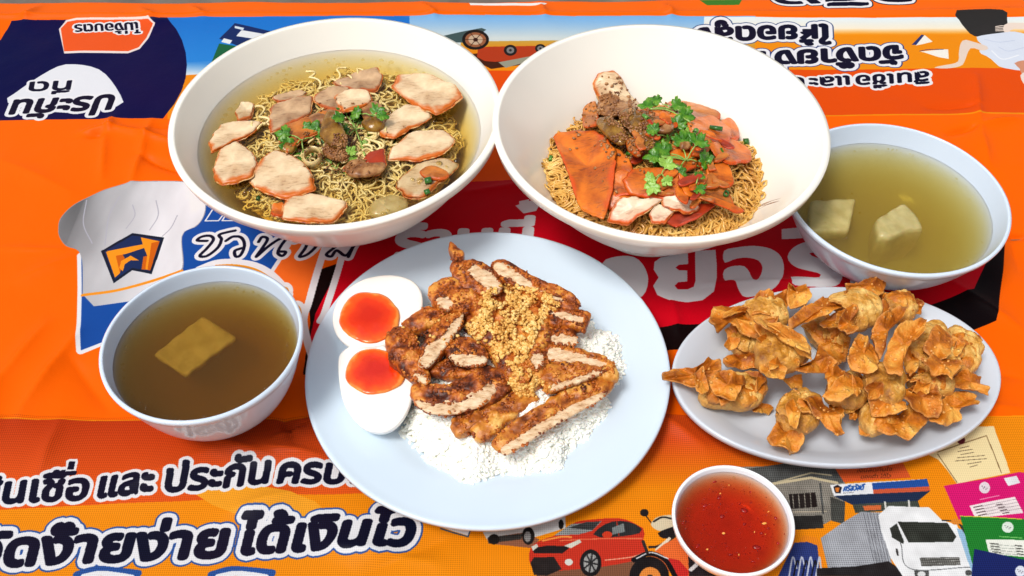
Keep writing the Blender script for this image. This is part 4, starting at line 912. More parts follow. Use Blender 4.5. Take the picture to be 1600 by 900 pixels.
g1 = 'toppings of the broth bowl'
def vegpiece(crop, poly, z_, T, label, mat='veg', name='pickled_cabbage', cat='pickle', **k):
    o, _, _ = slab(name, ats(cr(crop, poly), z_), T, M[mat], None, n=56, rings=12, rough=.0016, rsc=170, edge_n=.001, dome=2.2, under=.8, **k); setp(o, label, cat); TOP.append(o)
vegpiece('A', [(607, 460), (622, 400), (640, 377), (672, 385), (700, 440), (712, 490), (690, 512), (640, 500)], z+.010, .005, 'long olive brown piece of pickled cabbage in the middle of the broth bowl')
vegpiece('A', [(615, 520), (680, 495), (722, 530), (700, 560), (640, 550)], z+.004, .004, 'clump of braised shredded pork under the cabbage in broth', 'shred', 'shredded_pork', 'pork')
vegpiece('A', [(765, 420), (800, 400), (850, 410), (845, 440), (800, 450)], z+.005, .004, 'small olive cabbage lump behind the coriander in broth')
vegpiece('A', [(560, 400), (640, 370), (690, 390), (640, 440), (580, 440)], z+.004, .003, 'brown pork shreds between cabbage and grey slices', 'shred', 'shredded_pork', 'pork')
vegpiece('A', [(760, 360), (820, 340), (862, 380), (845, 430), (790, 420)], z+.004, .003, 'brown pork shreds beside the slice under the largest one', 'shred', 'shredded_pork', 'pork')
vegpiece('A', [(452, 500), (475, 480), (520, 500), (500, 530), (462, 525)], z+.003, .003, 'amber cabbage scrap left of the dark coriander leaf')
vegpiece('A', [(705, 575), (760, 555), (800, 575), (855, 570), (850, 600), (790, 622), (715, 618)], z+.006, .003, 'ragged brown fatty pork end by the red scrap', 'shred', 'shredded_pork', 'pork')
vegpiece('A', [(795, 745), (835, 705), (905, 700), (945, 722), (930, 750), (860, 775), (805, 775)], z-.0045, .004, 'pale soft dumpling half sunk near the front rim', 'dumpling', 'soft_dumpling', 'dumpling')
vegpiece('A', [(985, 600), (1040, 583), (1100, 612), (1075, 635), (1010, 628)], z+.0005, .002, 'greyish fat scrap floating on the half sunk slice', 'pork_pink', 'pork_scrap', 'pork')
# pale onion ring
p = at(*cr('A', [(578, 548)])[0], z+.005); tt = np.linspace(0, 2*np.pi, 28, endpoint=False)
V = []
for rr, zz in ((.0068, .002), (.0075, 0), (.007, -.004), (.0058, -.004), (.0056, .0), (.006, .0022)): V.append(np.stack([p[0]+rr*np.cos(tt)*1.0, p[1]+rr*np.sin(tt)*1.15+.001, p[2]+zz+.0015*np.sin(tt)], 1))
o = mk('onion_ring', np.vstack(V), grid_faces(28, 6, True)+[(140+i, 140+(i+1) % 28, (i+1) % 28, i) for i in range(28)], M['dumpling']); setp(o, 'translucent cream onion ring in the centre of the broth', 'onion'); TOP.append(o)
allo = leaves_of(TOP); BV = bvh_of(allo+[bpy.data.objects['noodle_tangle'], bpy.data.objects['floating_noodles']])
r_ = np.random.default_rng(8); pts = []
for k in range(900):
    x, y = r_.normal(690, 75), r_.normal(490, 60); q, _ = hit(BV, *cr('A', [(x, y)])[0])
    if q is not None and fbm(np.array([[x/40, y/40, 0]]), 1)[0] > -.1: pts.append(q+np.array([0, 0, .0004]))
scatter_bits('pork_crumbs', pts[:420], .0011, M['shred'], 'fine brown pork crumbs round the toppings in the broth bowl', 'crumbs', 2)
def Apt(x, y, c='A'): return cr(c, [(x, y)])[0]
sprig(BV, *Apt(745, 450), [(-14, -22, 100, 11), (-4, -10, 60, 12), (10, -18, 50, 13), (14, 4, 10, 12), (-10, 8, 150, 10), (6, 18, -50, 11), (-22, -8, 120, 9)], 'bright green coriander sprig in the middle of the broth bowl', 'coriander in the broth bowl', stem=[(0, 0), (8, 20), (14, 40)], mats=('leaf', 'leaf', 'leaf_pale'))
sprig(BV, *Apt(540, 490), [(-16, -8, 170, 11), (-6, 6, 200, 12), (8, -2, 60, 13), (18, 2, 20, 10), (2, 14, -70, 12)], 'dark coriander sprig on the crumpled pork slice', 'coriander in the broth bowl')
sprig(BV, *Apt(672, 600), [(-8, -6, 150, 9), (2, 4, -60, 12), (8, -8, 40, 9)], 'narrow coriander leaf below the onion ring', 'coriander in the broth bowl', mats=('leaf_pale', 'leaf'))
sprig(BV, *Apt(714, 543), [(0, 0, 60, 8), (4, 3, -40, 7)], 'tiny pale coriander leaf above the red pork scrap', 'coriander in the broth bowl', mats=('leaf_pale',))
sprig(BV, *Apt(800, 395), [(0, 0, 30, 11), (-12, 0, 160, 10), (10, 4, -10, 9)], 'dark coriander sprig beneath the far pork slices', 'coriander in the broth bowl')
for x, y, r, ln, a, lb, mt in [(885, 497, 2.4, 4.5, 70, 'green scallion piece on the wide slice near the coriander', 'scallion_dark'), (1015, 434, 2.2, 3.5, 0, 'dark scallion piece beside the largest pork slice', 'scallion_dark'),
                               (1020, 646, 2.8, 5, 10, 'scallion piece on top of the half sunk pork slice', 'scallion_dark'), (1016, 688, 2.2, 4, 20, 'scallion piece below the half sunk slice by the rim', 'scallion_dark'), (838, 634, 3.0, 6, 0, 'wide dark scallion piece floating over open noodles', 'scallion_dark'), (375, 712, 1.6, 3, 80, 'tiny scallion bit near the left front rim', 'scallion_dark')]:
    scallion(BV, *Apt(x, y), r, ln, a, lb, 'scallions in the broth bowl', mt)

# bowl of dry noodles ---------------------------------------------------------
def wall2(r): return float(np.interp(r, [q[0] for q in I2], [q[1] for q in I2]))
mc = np.array(N2)+np.array([0., -.003]); RM = .088
def dome2(x, y):
    r = math.hypot(x-mc[0], y-mc[1])/RM
    return .050+.026*max(0, 1-r*r)
def surf2(px, py, d=0.):
    h = .065
    for _i in range(8): q = at(px, py, h); h = dome2(q[0], q[1])
    return h+d
def zf2(x, y, off):
    r = math.hypot(x-N2[0], y-N2[1]); w = wall2(r)+.002
    return max(dome2(x, y)-.002-.010*off, w)
V, F = curly(mc[0], mc[1], RM, zf2, 470, .00098, .0036, .0115, seed=5, L=(.05, .12)); o = mk('noodle_mound', V, F, M['noodle_dry'])
setp(o, 'mound of dry curly egg noodles in the second large bowl', 'noodles', kind='stuff')
tt = np.linspace(0, 2*np.pi, 64, endpoint=False); V = []; rs = np.linspace(1, .02, 12)
for q in rs: V.append(np.stack([mc[0]+(RM-.016)*q*np.cos(tt), mc[1]+(RM-.016)*q*np.sin(tt), [dome2(mc[0]+RM*q*math.cos(a), mc[1]+RM*q*math.sin(a))-.012 for a in tt]], 1)); V[-1][:, 2] = np.maximum(V[-1][:, 2], wall2((RM-.016)*q+.004)+.003)
o = mk('noodle_bed', np.vstack(V), grid_faces(64, 12, True), M['noodle_gap_shade']); setp(o, 'packed lower noodles beneath the dry noodle mound', 'noodles', kind='stuff')
S2 = [([(380, 275), (400, 240), (460, 225), (490, 250), (512, 300), (560, 345), (580, 372), (480, 372), (410, 340)], .010, 'tall pork slice leaning up against the far wall of the dry bowl', 'pork', (0, -.00035)),
 ([(235, 482), (280, 458), (390, 448), (432, 480), (467, 532), (465, 620), (447, 720), (422, 787), (340, 750), (310, 680), (275, 575)], .007, 'largest orange brown pork slice hanging down the left of dry noodles', 'pork_orange', (0, 0)),
 ([(463, 520), (520, 555), (532, 620), (495, 645), (463, 622)], .005, 'bright orange pork piece right of the largest orange slice', 'pork_orange', (0, 0)),
 ([(505, 640), (540, 600), (620, 590), (700, 620), (722, 690), (640, 705), (530, 685)], .007, 'brown orange pork slice under the pale green coriander', 'pork_orange', (0, 0)),
 ([(438, 790), (465, 722), (500, 705), (560, 712), (642, 715), (560, 772), (512, 807)], .006, 'white pork slice with orange edge near the front rim', 'pork_pale', (0, 0)),
 ([(600, 770), (628, 735), (692, 740), (652, 802), (606, 802)], .0045, 'small white triangular pork piece beside the white slice', 'pork_pale', (0, 0)),
 ([(648, 702), (700, 690), (780, 728), (775, 748), (730, 757), (652, 732)], .008, 'pale shredded pork bits above the dark red slice', 'pork_pale', (0, 0)),
 ([(652, 785), (690, 745), (835, 733), (790, 772), (705, 813)], .003, 'flat dark red pork slice by the front rim', 'pork_red', (0, 0)),
 ([(712, 625), (745, 650), (800, 690), (945, 742), (905, 752), (820, 720), (740, 700), (716, 660)], .009, 'long curved red edged slice right of the coriander', 'pork_orange', (0, 0)),
 ([(678, 345), (750, 350), (835, 380), (852, 412), (760, 412), (700, 390)], .006, 'streaky pork slice at the far right of the dry bowl', 'pork_pink', (0, 0)),
 ([(745, 425), (830, 410), (898, 440), (884, 492), (800, 492), (755, 465)], .008, 'orange pork slice carrying a scallion piece on the right', 'pork_orange', (0, 0)),
 ([(828, 510), (900, 474), (967, 520), (972, 555), (900, 577), (848, 550)], .007, 'smooth orange pork slice at the right end of the mound', 'pork_orange', (0, 0)),
 ([(815, 600), (880, 568), (912, 640), (850, 662)], .006, 'small orange pork piece below the smooth right slice', 'pork_orange', (0, 0)),
 ([(755, 482), (820, 488), (812, 532), (765, 534)], .009, 'pink pork scrap in the middle right of dry noodles', 'pork_pink', (0, 0)),
 ([(348, 382), (390, 348), (402, 430), (352, 442)], .005, 'pinkish pork scrap left of the pickled cabbage', 'pork_pink', (0, 0)),
 ([(780, 650), (830, 620), (880, 670), (905, 735), (830, 715)], .0065, 'brown soft pork piece beside the right noodles', 'pork_pink', (0, 0)),
 ([(440, 690), (500, 680), (545, 700), (520, 720), (450, 740)], .004, 'glossy amber pork piece above the white slice', 'pork_orange', (0, 0)),
 ([(650, 520), (720, 500), (770, 540), (760, 590), (690, 600), (640, 570)], .0055, 'orange pork slice beneath the largest coriander sprig', 'pork_orange', (0, 0)),
 ([(440, 640), (500, 610), (540, 640), (520, 690), (460, 700)], .0045, 'amber pork scrap left of the brown orange slice', 'pork_orange', (0, 0)),
 ([(860, 420), (905, 400), (935, 450), (925, 480), (880, 470)], .005, 'thin orange pork edge behind the right slices', 'pork_orange', (0, 0)),
 ([(570, 380), (640, 370), (700, 400), (690, 440), (610, 430)], .006, 'orange pork slice beneath the long coriander sprig', 'pork_orange', (0, 0))]
TOP = []
for pl, dz_, lb, mt, tl in S2:
    c_ = np.mean(pl, 0); pl = [tuple(c_+(np.array(w)-c_)*(1.13 if mt != 'pork_pale' and len(pl) < 9 else 1.02)) for w in pl]
    TOP.append(pork('B', pl, dz_, lb, mt, T=.0015, tilt=tl, group='pork slices in the dry noodle bowl', wave=.0016, surf=surf2, rd=mt in ('pork_pale', 'pork')))
def v2(poly, d, T, lb, mat='veg', name='pickled_cabbage', cat='pickle'):
    P = cr('B', poly); O = np.array([at(a, b, surf2(a, b, d)) for a, b in P]); o, _, _ = slab(name, O, T, M[mat], None, n=56, rings=12, rough=.0022, rsc=190, edge_n=.0012, dome=2.0, under=.8); setp(o, lb, cat); TOP.append(o)
v2([(515, 440), (530, 400), (575, 380), (612, 410), (600, 455), (560, 472)], .013, .006, 'round olive pickled cabbage lump beside the upright scallion')
v2([(392, 415), (440, 400), (490, 430), (512, 480), (480, 498), (430, 465)], .012, .005, 'dark brown pickled cabbage lump above the largest orange slice')
v2([(480, 400), (500, 375), (545, 372), (540, 410), (505, 430)], .012, .005, 'small olive cabbage piece between the two larger lumps')
v2([(395, 350), (430, 300), (520, 330), (540, 370), (460, 390), (400, 380)], .009, .003, 'pile of brown pork shreds below the tall slice', 'shred', 'shredded_pork', 'pork')
v2([(508, 490), (550, 480), (570, 520), (550, 545), (515, 520)], .011, .004, 'pink grey pork bit below the cabbage lumps', 'pork_pink', 'pork_scrap', 'pork')
v2([(560, 480), (610, 470), (612, 510), (580, 520)], .011, .003, 'dark cabbage strip beside the middle coriander')
v2([(600, 400), (660, 405), (690, 440), (650, 455), (605, 440)], .010, .004, 'dark brown pork shreds beneath the long coriander', 'shred', 'shredded_pork', 'pork')
v2([(710, 470), (745, 465), (750, 510), (715, 515)], .010, .003, 'dark brown pork bit right of the middle coriander', 'shred', 'shredded_pork', 'pork')
BV = bvh_of(leaves_of(TOP)+[bpy.data.objects['noodle_mound']])
pts = []
for k in range(1500):
    x, y = r_.normal(520, 90), r_.normal(410, 75); q, _ = hit(BV, *Apt(x, y, 'B'))
    if q is not None and fbm(np.array([[x/45, y/45, 5]]), 1)[0] > -.15: pts.append(q+np.array([0, 0, .0005]))
scatter_bits('pork_crumbs', pts[:520], .0014, M['shred'], 'coarse brown crumbs round the cabbage in the dry noodle bowl', 'crumbs', 3)
g = 'torn pork shreds in the dry noodle bowl'
for k in range(30):
    x, y = r_.uniform(500, 930), r_.uniform(400, 740)
    if ((x-700)/230)**2+((y-570)/190)**2 > 1: continue
    q, nr = hit(BV, *Apt(x, y, 'B'))
    if q is None: continue
    a_ = r_.uniform(0, 3.14); L_, W_ = r_.uniform(.006, .012), r_.uniform(.0022, .0042); ux, uy = np.array([math.cos(a_), math.sin(a_), 0]), np.array([-math.sin(a_), math.cos(a_), 0])
    O = np.array([q+ux*L_*math.cos(t)*r_.uniform(.7, 1.2)+uy*W_*math.sin(t)*r_.uniform(.6, 1.4)+np.array([0, 0, .0016+r_.uniform(-.0005, .0012)]) for t in np.linspace(0, 6.283, 9)[:-1]])
    o, _, _ = slab('pork_shred', O, .0012, M[['pork_orange', 'pork_pink', 'pork_red', 'pork_orange', 'pork_pink'][k % 5]], None, n=36, rings=7, rough=.0006, rsc=260, edge_n=.0008, wave=.0006, wsc=200, under=.6)
    setp(o, 'small torn pork shred lying among the slices on the dry noodles', 'pork', g); TOP.append(o)
BV = bvh_of(leaves_of(TOP)+[bpy.data.objects['noodle_mound']])
g = 'coriander in the dry noodle bowl'
sprig(BV, *Apt(690, 375, 'B'), [(-32, -4, 170, 11), (-20, -8, 150, 11), (-8, 0, 10, 12), (6, 6, -20, 13), (16, 14, -30, 13)], 'long coriander sprig at the back of the dry noodles', g, stem=[(-38, -2), (-10, 0), (24, 18)])
sprig(BV, *Apt(665, 480, 'B'), [(-16, -4, 130, 10), (-8, 8, 220, 10), (10, -8, 70, 12), (16, 6, 0, 10), (20, -14, 60, 10)], 'middle coriander sprig above the dry noodles', g, mats=('leaf', 'leaf_pale'))
sprig(BV, *Apt(735, 565, 'B'), [(-40, -4, 180, 11), (-24, -8, 150, 13), (-6, -14, 90, 13), (12, -16, 60, 12), (16, 2, 10, 14), (10, 14, -70, 14), (-8, 10, -110, 12), (30, -4, 20, 12), (-34, 10, 210, 10)], 'largest coriander sprig right of centre on dry noodles', g, stem=[(-40, -6), (-10, -4), (20, 10)])
sprig(BV, *Apt(640, 620, 'B'), [(-8, 4, 200, 9), (4, -6, 60, 10), (2, 6, -60, 8), (-10, 16, -120, 10)], 'pale green coriander cluster in front', g, mats=('leaf_pale',))
sprig(BV, *Apt(772, 655, 'B'), [(0, 0, -60, 8), (2, -6, 60, 7)], 'small coriander tip over the curved slice', g)
g = 'scallions in the dry noodle bowl'
for x, y, r, ln, a, lb, mt, fl_ in [(580, 402, 1.7, 6, -60, 'upright bright scallion piece on the cabbage lump', 'scallion', 0), (847, 445, 2.0, 10, -20, 'long dark scallion piece on the right orange slice', 'scallion_dark', 0), (520, 540, 1.7, 6, -5, 'light scallion piece above the brown orange slice', 'scallion', 0),
      (655, 523, 1.7, 10, 0, 'long thin scallion piece in the middle of the dry bowl', 'scallion', 0), (770, 457, 2.2, 3, 60, 'short pale scallion ring beside the right slice', 'scallion', 0), (960, 497, 2.8, 4, 0, 'dark scallion ring at the right edge of noodles', 'scallion_dark', 0),
      (885, 692, 2.4, 3, 30, 'dark scallion ring on the brown soft pork', 'scallion_dark', 1), (824, 566, 1.8, 8, 60, 'scallion piece at the tip of the largest coriander', 'scallion', 0), (220, 560, 1.6, 5, 80, 'scallion bit among the left noodles of the dry bowl', 'scallion', 0)]:
    scallion(BV, *Apt(x, y, 'B'), r, ln, a, lb, g, mt, bool(fl_))

# smears and droplets ------------------------------------------------------------
n2b = [o for o in bpy.data.objects if o.name.startswith('noodle_bowl') and abs(o.location[0]-N2[0]) < 1e-3][0]
BW = bvh_of([c for c in n2b.children if 'body' in c.name]); parts = []
for k in range(14):
    a0 = random.uniform(0, .45); a1 = min(1, a0+random.uniform(.25, .6)); off = random.uniform(-14, 12); P = []
    for u in np.linspace(a0, a1, 9):
        x, y = 945+(1118-945)*u+off*.2, 765+(700-765)*u-14*math.sin(u*3)*.6+off; q, n_ = hit(BW, *Apt(x, y, 'B'))
        if q is not None: P.append(q+n_*.00015)
    if len(P) > 4: parts.append(tube(np.array(P), .00035*random.uniform(.5, 1.4), 5, np.sin(np.linspace(.25, 2.9, len(P)))))
V, F = join(parts); o = mk('sauce_smear', V, F, M['shred']); setp(o, 'brown streaky sauce smear on the inside wall of the dry noodle bowl', 'sauce')
def drops(c, rl, lvl, n, smax, label, edge=.5, seed=1):
    r2 = np.random.default_rng(seed); parts = []; tq = np.linspace(0, 2*np.pi, 12, endpoint=False)
    for k in range(n):
        rr = rl*(1-abs(r2.normal())*.03-.012) if r2.random() < edge else rl*math.sqrt(r2.random())*.95
        a = r2.uniform(0, 6.283); s_ = smax*r2.random()**2+.00035; x, y = c[0]+rr*math.cos(a), c[1]+rr*math.sin(a)
        V = [np.stack([x+s_*f*np.cos(tq), y+s_*f*np.sin(tq), np.full(12, lvl+h*s_)], 1) for f, h in ((1, .02), (.85, .22), (.5, .38), (.05, .42))]
        parts.append((np.vstack(V), grid_faces(12, 4, True)))
    V, F = join(parts); o = mk('oil_droplets', V, F, M['oil']); return setp(o, label, 'oil', kind='stuff')
mo = NT('oil_film'); mo.n.remove(mo.b); tr = mo.N('BsdfTransparent'); tr.inputs[0].default_value = (.97, .90, .62, 1); gl = mo.N('BsdfGlossy', i_Roughness=.05); mx = mo.N('MixShader'); fr = mo.N('Fresnel'); fr.inputs[0].default_value = 1.47
mo.l.new(fr.outputs[0], mx.inputs[0]); mo.l.new(tr.outputs[0], mx.inputs[1]); mo.l.new(gl.outputs[0], mx.inputs[2]); mo.l.new(mx.outputs[0], mo.out.inputs['Surface']); M['oil'] = mo.m
drops(N1, .100, LV1, 260, .0022, 'small oil droplets floating on the clear noodle broth', .35, 1)
drops(SL, .056, LV3, 110, .0009, 'fine bubbles along the waterline of the brown soup', .9, 2)
drops(SR, .071, LV4, 70, .0009, 'fine bubbles along the waterline of the olive soup', .85, 3)
drops(SA, .0318, LV5, 30, .0006, 'fine bubbles on the red dipping sauce', .5, 4)

# soup radish --------------------------------------------------------------------
def radish(crop, poly, z_, T, lb):
    o, _, _ = slab('radish_chunk', ats(cr(crop, poly), z_), T, M['radish'], None, n=64, rings=10, dome=9, rough=.0004, rsc=90, edge_n=.0006, under=6., wave=.0005, wsc=520, wdir=(.8, .6, 0), sharp=.75); setp(o, lb, 'radish', 'radish chunks in the soups')
radish('L', [(300, 465), (410, 375), (530, 285), (610, 325), (690, 385), (575, 470), (452, 565), (375, 515)], LV3-.0135, .001, 'large ribbed radish chunk sunk in the brown soup')
radish('R', [(200, 590), (212, 435), (330, 428), (440, 425), (425, 500), (405, 588), (300, 592)], LV4-.0042, .002, 'square radish cube nearer the dry noodle bowl')
radish('R', [(530, 545), (650, 470), (685, 462), (735, 520), (775, 590), (700, 600), (600, 640), (545, 630)], LV4-.0056, .0050, 'radish cube with a wet pale tip in the olive soup')

# chilli bits --------------------------------------------------------------------
for k, (x, y, w, h_, a, mt) in enumerate([(390, 238, 40, 16, -15, 'chilli'), (320, 408, 44, 26, -20, 'chilli'), (820, 492, 34, 22, 35, 'chilli'), (270, 690, 44, 30, -50, 'chilli'), (600, 535, 34, 22, -20, 'chilli'), (765, 565, 26, 14, -10, 'chilli'), (835, 670, 30, 24, 30, 'chilli'), (640, 310, 10, 24, -30, 'chilli'), (570, 390, 10, 30, 40, 'chilli'), (165, 530, 16, 22, 0, 'chilli'), (720, 600, 30, 24, 20, 'chilli'), (440, 480, 40, 34, 10, 'chilli'), (600, 440, 60, 40, 20, 'chilli'), (690, 700, 70, 40, 10, 'chilli'), (500, 750, 40, 18, 0, 'chilli'), (880, 605, 8, 10, 0, 'chilli'), (660, 800, 40, 12, 10, 'chilli'), (420, 350, 30, 40, 0, 'chilli'),
        (452, 600, 24, 18, 0, 'seed'), (430, 320, 15, 8, -10, 'seed'), (768, 448, 16, 8, -30, 'seed'), (740, 530, 34, 18, -5, 'seed'), (338, 713, 20, 12, 10, 'seed'), (745, 608, 8, 6, 0, 'seed'), (670, 590, 8, 16, 10, 'seed'), (560, 750, 8, 14, 0, 'seed'), (490, 262, 14, 6, 0, 'seed')]):
    c0 = np.array([x, y]); w, h_ = (w*.95, h_*.85) if mt == 'chilli' else (w, h_); aa = R(a); rot = np.array([[math.cos(aa), -math.sin(aa)], [math.sin(aa), math.cos(aa)]])
    pl = [tuple(c0+rot@np.array([w/2*math.cos(t)*random.uniform(.8, 1.15), h_/2*math.sin(t)*random.uniform(.8, 1.15)])) for t in np.linspace(0, 6.283, 7)[:-1]]
    dz_ = -.0001 if mt == 'seed' else (-.0006 if k in (4, 8, 10, 11, 12, 13, 14, 17) else .0)
    o, _, _ = slab('chilli_flake' if mt == 'chilli' else 'chilli_seed', ats(cr('U', pl), LV5+dz_), .0006, M[mt], None, n=18, rings=3, edge_n=0, rough=.0001)
    setp(o, 'red chilli flake floating in the dipping sauce' if mt == 'chilli' else 'pale chilli seed floating in the dipping sauce', 'chilli', 'chilli flakes in the sauce' if mt == 'chilli' else 'chilli seeds in the sauce')

scatter_bits('chilli_flecks', [at(*Apt(505+330*math.sqrt(q)*math.cos(t), 525+300*math.sqrt(q)*math.sin(t), 'U'), LV5-.0004) for q, t in zip(r_.random(150), r_.uniform(0, 6.283, 150))], .00042, M['chilli'], 'fine red chilli flecks suspended in the dipping sauce', 'chilli', 21, .5)
# chicken rice ---------------------------------------------------------------------
RC = at(795, 585, .012)[:2]; RX, RY = .080, .086
def rice_h(x, y):
    u, v = (x-RC[0])/RX, (y-RC[1])/RY; r = math.hypot(u, v); a = math.atan2(v, u)
    r /= 1+.07*math.sin(3*a+1)+.05*math.sin(5*a+.5)+.04*math.sin(9*a)+.03*math.sin(17*a+2)
    return (.006+.0235*max(0, 1-r**3.0)+(.0030*float(fbm(np.array([[x*75, y*75, 1.]]), 2)[0])+.0008)*min(1, max(0, 1.15-r)*4), r)
tt = np.linspace(0, 2*np.pi, 120, endpoint=False); V = []
for q in np.linspace(.98, .01, 26):
    for a in tt:
        k = (1+.07*math.sin(3*a+1)+.05*math.sin(5*a+.5)+.04*math.sin(9*a)+.03*math.sin(17*a+2))*q; x, y = RC[0]+RX*k*math.cos(a), RC[1]+RY*k*math.sin(a); V.append((x, y, rice_h(x, y)[0]+.0006))
V = np.array(V); V[:, 2] += fbm(V*260, 3)*.0012; o = mk('rice_bed', V, grid_faces(120, 26, True), M['rice_bed']); setp(o, 'packed steamed white rice beneath the sliced chicken', 'rice', kind='stuff')
def grain():
    u = np.linspace(0, 2*np.pi, 6, endpoint=False); w = np.array([-1, -.8, -.3, .3, .8, 1]); V = []
    for v in w:
        r = math.sqrt(max(1-v*v, 0))*.58+.03
        V += [(r*math.cos(t), r*math.sin(t)*.85, v*1.0) for t in u]
    return np.array(V)*np.array([.0025, .0023, .0037]), grid_faces(6, 6, True)+[tuple(range(6))[::-1], tuple(range(30, 36))]
GV, GF = grain(); parts = []
for k in range(8500):
    a = r_.uniform(0, 6.283); q = math.sqrt(r_.uniform(.12, 1.05)); kk = (1+.07*math.sin(3*a+1)+.05*math.sin(5*a+.5)+.04*math.sin(9*a)+.03*math.sin(17*a+2))*q
    x, y = RC[0]+RX*kk*math.cos(a), RC[1]+RY*kk*math.sin(a); h, _ = rice_h(x, y)
    if q > .97 and r_.random() > .35: continue
    az, el = r_.uniform(0, 6.283), r_.normal()*.22; d = np.array([math.cos(az)*math.cos(el), math.sin(az)*math.cos(el), math.sin(el)]); A = np.cross(d, [0, .1, 1.]); A /= np.linalg.norm(A); B = np.cross(d, A)
    s = r_.uniform(.8, 1.15); g_ = GV.copy(); g_[:, 0] += .00025*(g_[:, 2]/.003)**2; W = (g_[:, :1]*A+g_[:, 1:2]*B+g_[:, 2:]*d)*s
    lump = r_.uniform(-.0004, .0016)
    parts.append((W+np.array([x, y, max(h, .0065)+lump+.0006]), GF))
V, F = join(parts); o = mk('rice_grains', V, F, M['rice']); setp(o, 'loose fluffy white rice grains spilling round the chicken', 'rice', kind='stuff')

def egg(out, yc, yr, z0, tilt, label):
    P = cr('C', out); c = np.mean(P, 0); O = ats(P, [z0+(p[1]-c[1])*tilt for p in P])
    t = empty('egg_half', [O[:, 0].mean(), O[:, 1].mean(), .008], label, 'egg', 'boiled egg halves')
    C = catmull(O, 96); cen = C.mean(0); V, E = [], []
    nrm = np.cross(C[24]-cen, C[48]-cen); nrm /= np.linalg.norm(nrm); nrm *= np.sign(nrm[2])
    for s_ in (.02, .3, .6, .8, .92, .97): V.append(cen+(C-cen)*s_+nrm*.0002*(1-s_))
    for a in np.linspace(0, 1.45, 12): V.append(cen+(C-cen)*math.cos(a)**.75*(1+.008*math.sin(a*3))-nrm*.0175*math.sin(a)-nrm*.0006)
    V = np.vstack(V); V += nrm*(fbm(V*70, 2)*.0006)[:, None]; V[:, 2] = np.maximum(V[:, 2], .0066); mk('egg_white', V, grid_faces(96, 18, True), M['egg_white'], t)
    a = np.linspace(0, 2*np.pi, 40, endpoint=False); yp = cr('C', [(yc[0]+yr[0]*math.cos(t_)*(1+.03*math.sin(3*t_)), yc[1]+yr[1]*math.sin(t_)*(1+.03*math.sin(2*t_+1))) for t_ in a])
    YO = ats(yp, [z0+(p[1]-c[1])*tilt+.0006 for p in yp])
    slab('yolk', YO, .0014, M['yolk'], t, n=72, rings=12, dome=2.4, rough=.0005, rsc=90, edge_n=.0013, under=.3)
    return t
egg([(93, 275), (115, 210), (175, 165), (248, 148), (318, 160), (354, 200), (352, 262), (312, 322), (250, 352), (160, 360), (110, 330)], (202, 274), (88, 77), .030, 0, 'boiled egg half further from the viewer, its yolk runny orange')
egg([(110, 400), (130, 365), (180, 347), (235, 352), (292, 400), (328, 462), (320, 530), (282, 588), (230, 607), (170, 585), (122, 512)], (217, 432), (87, 69), .028, 0, 'boiled egg half lying below the other one beside the rice')

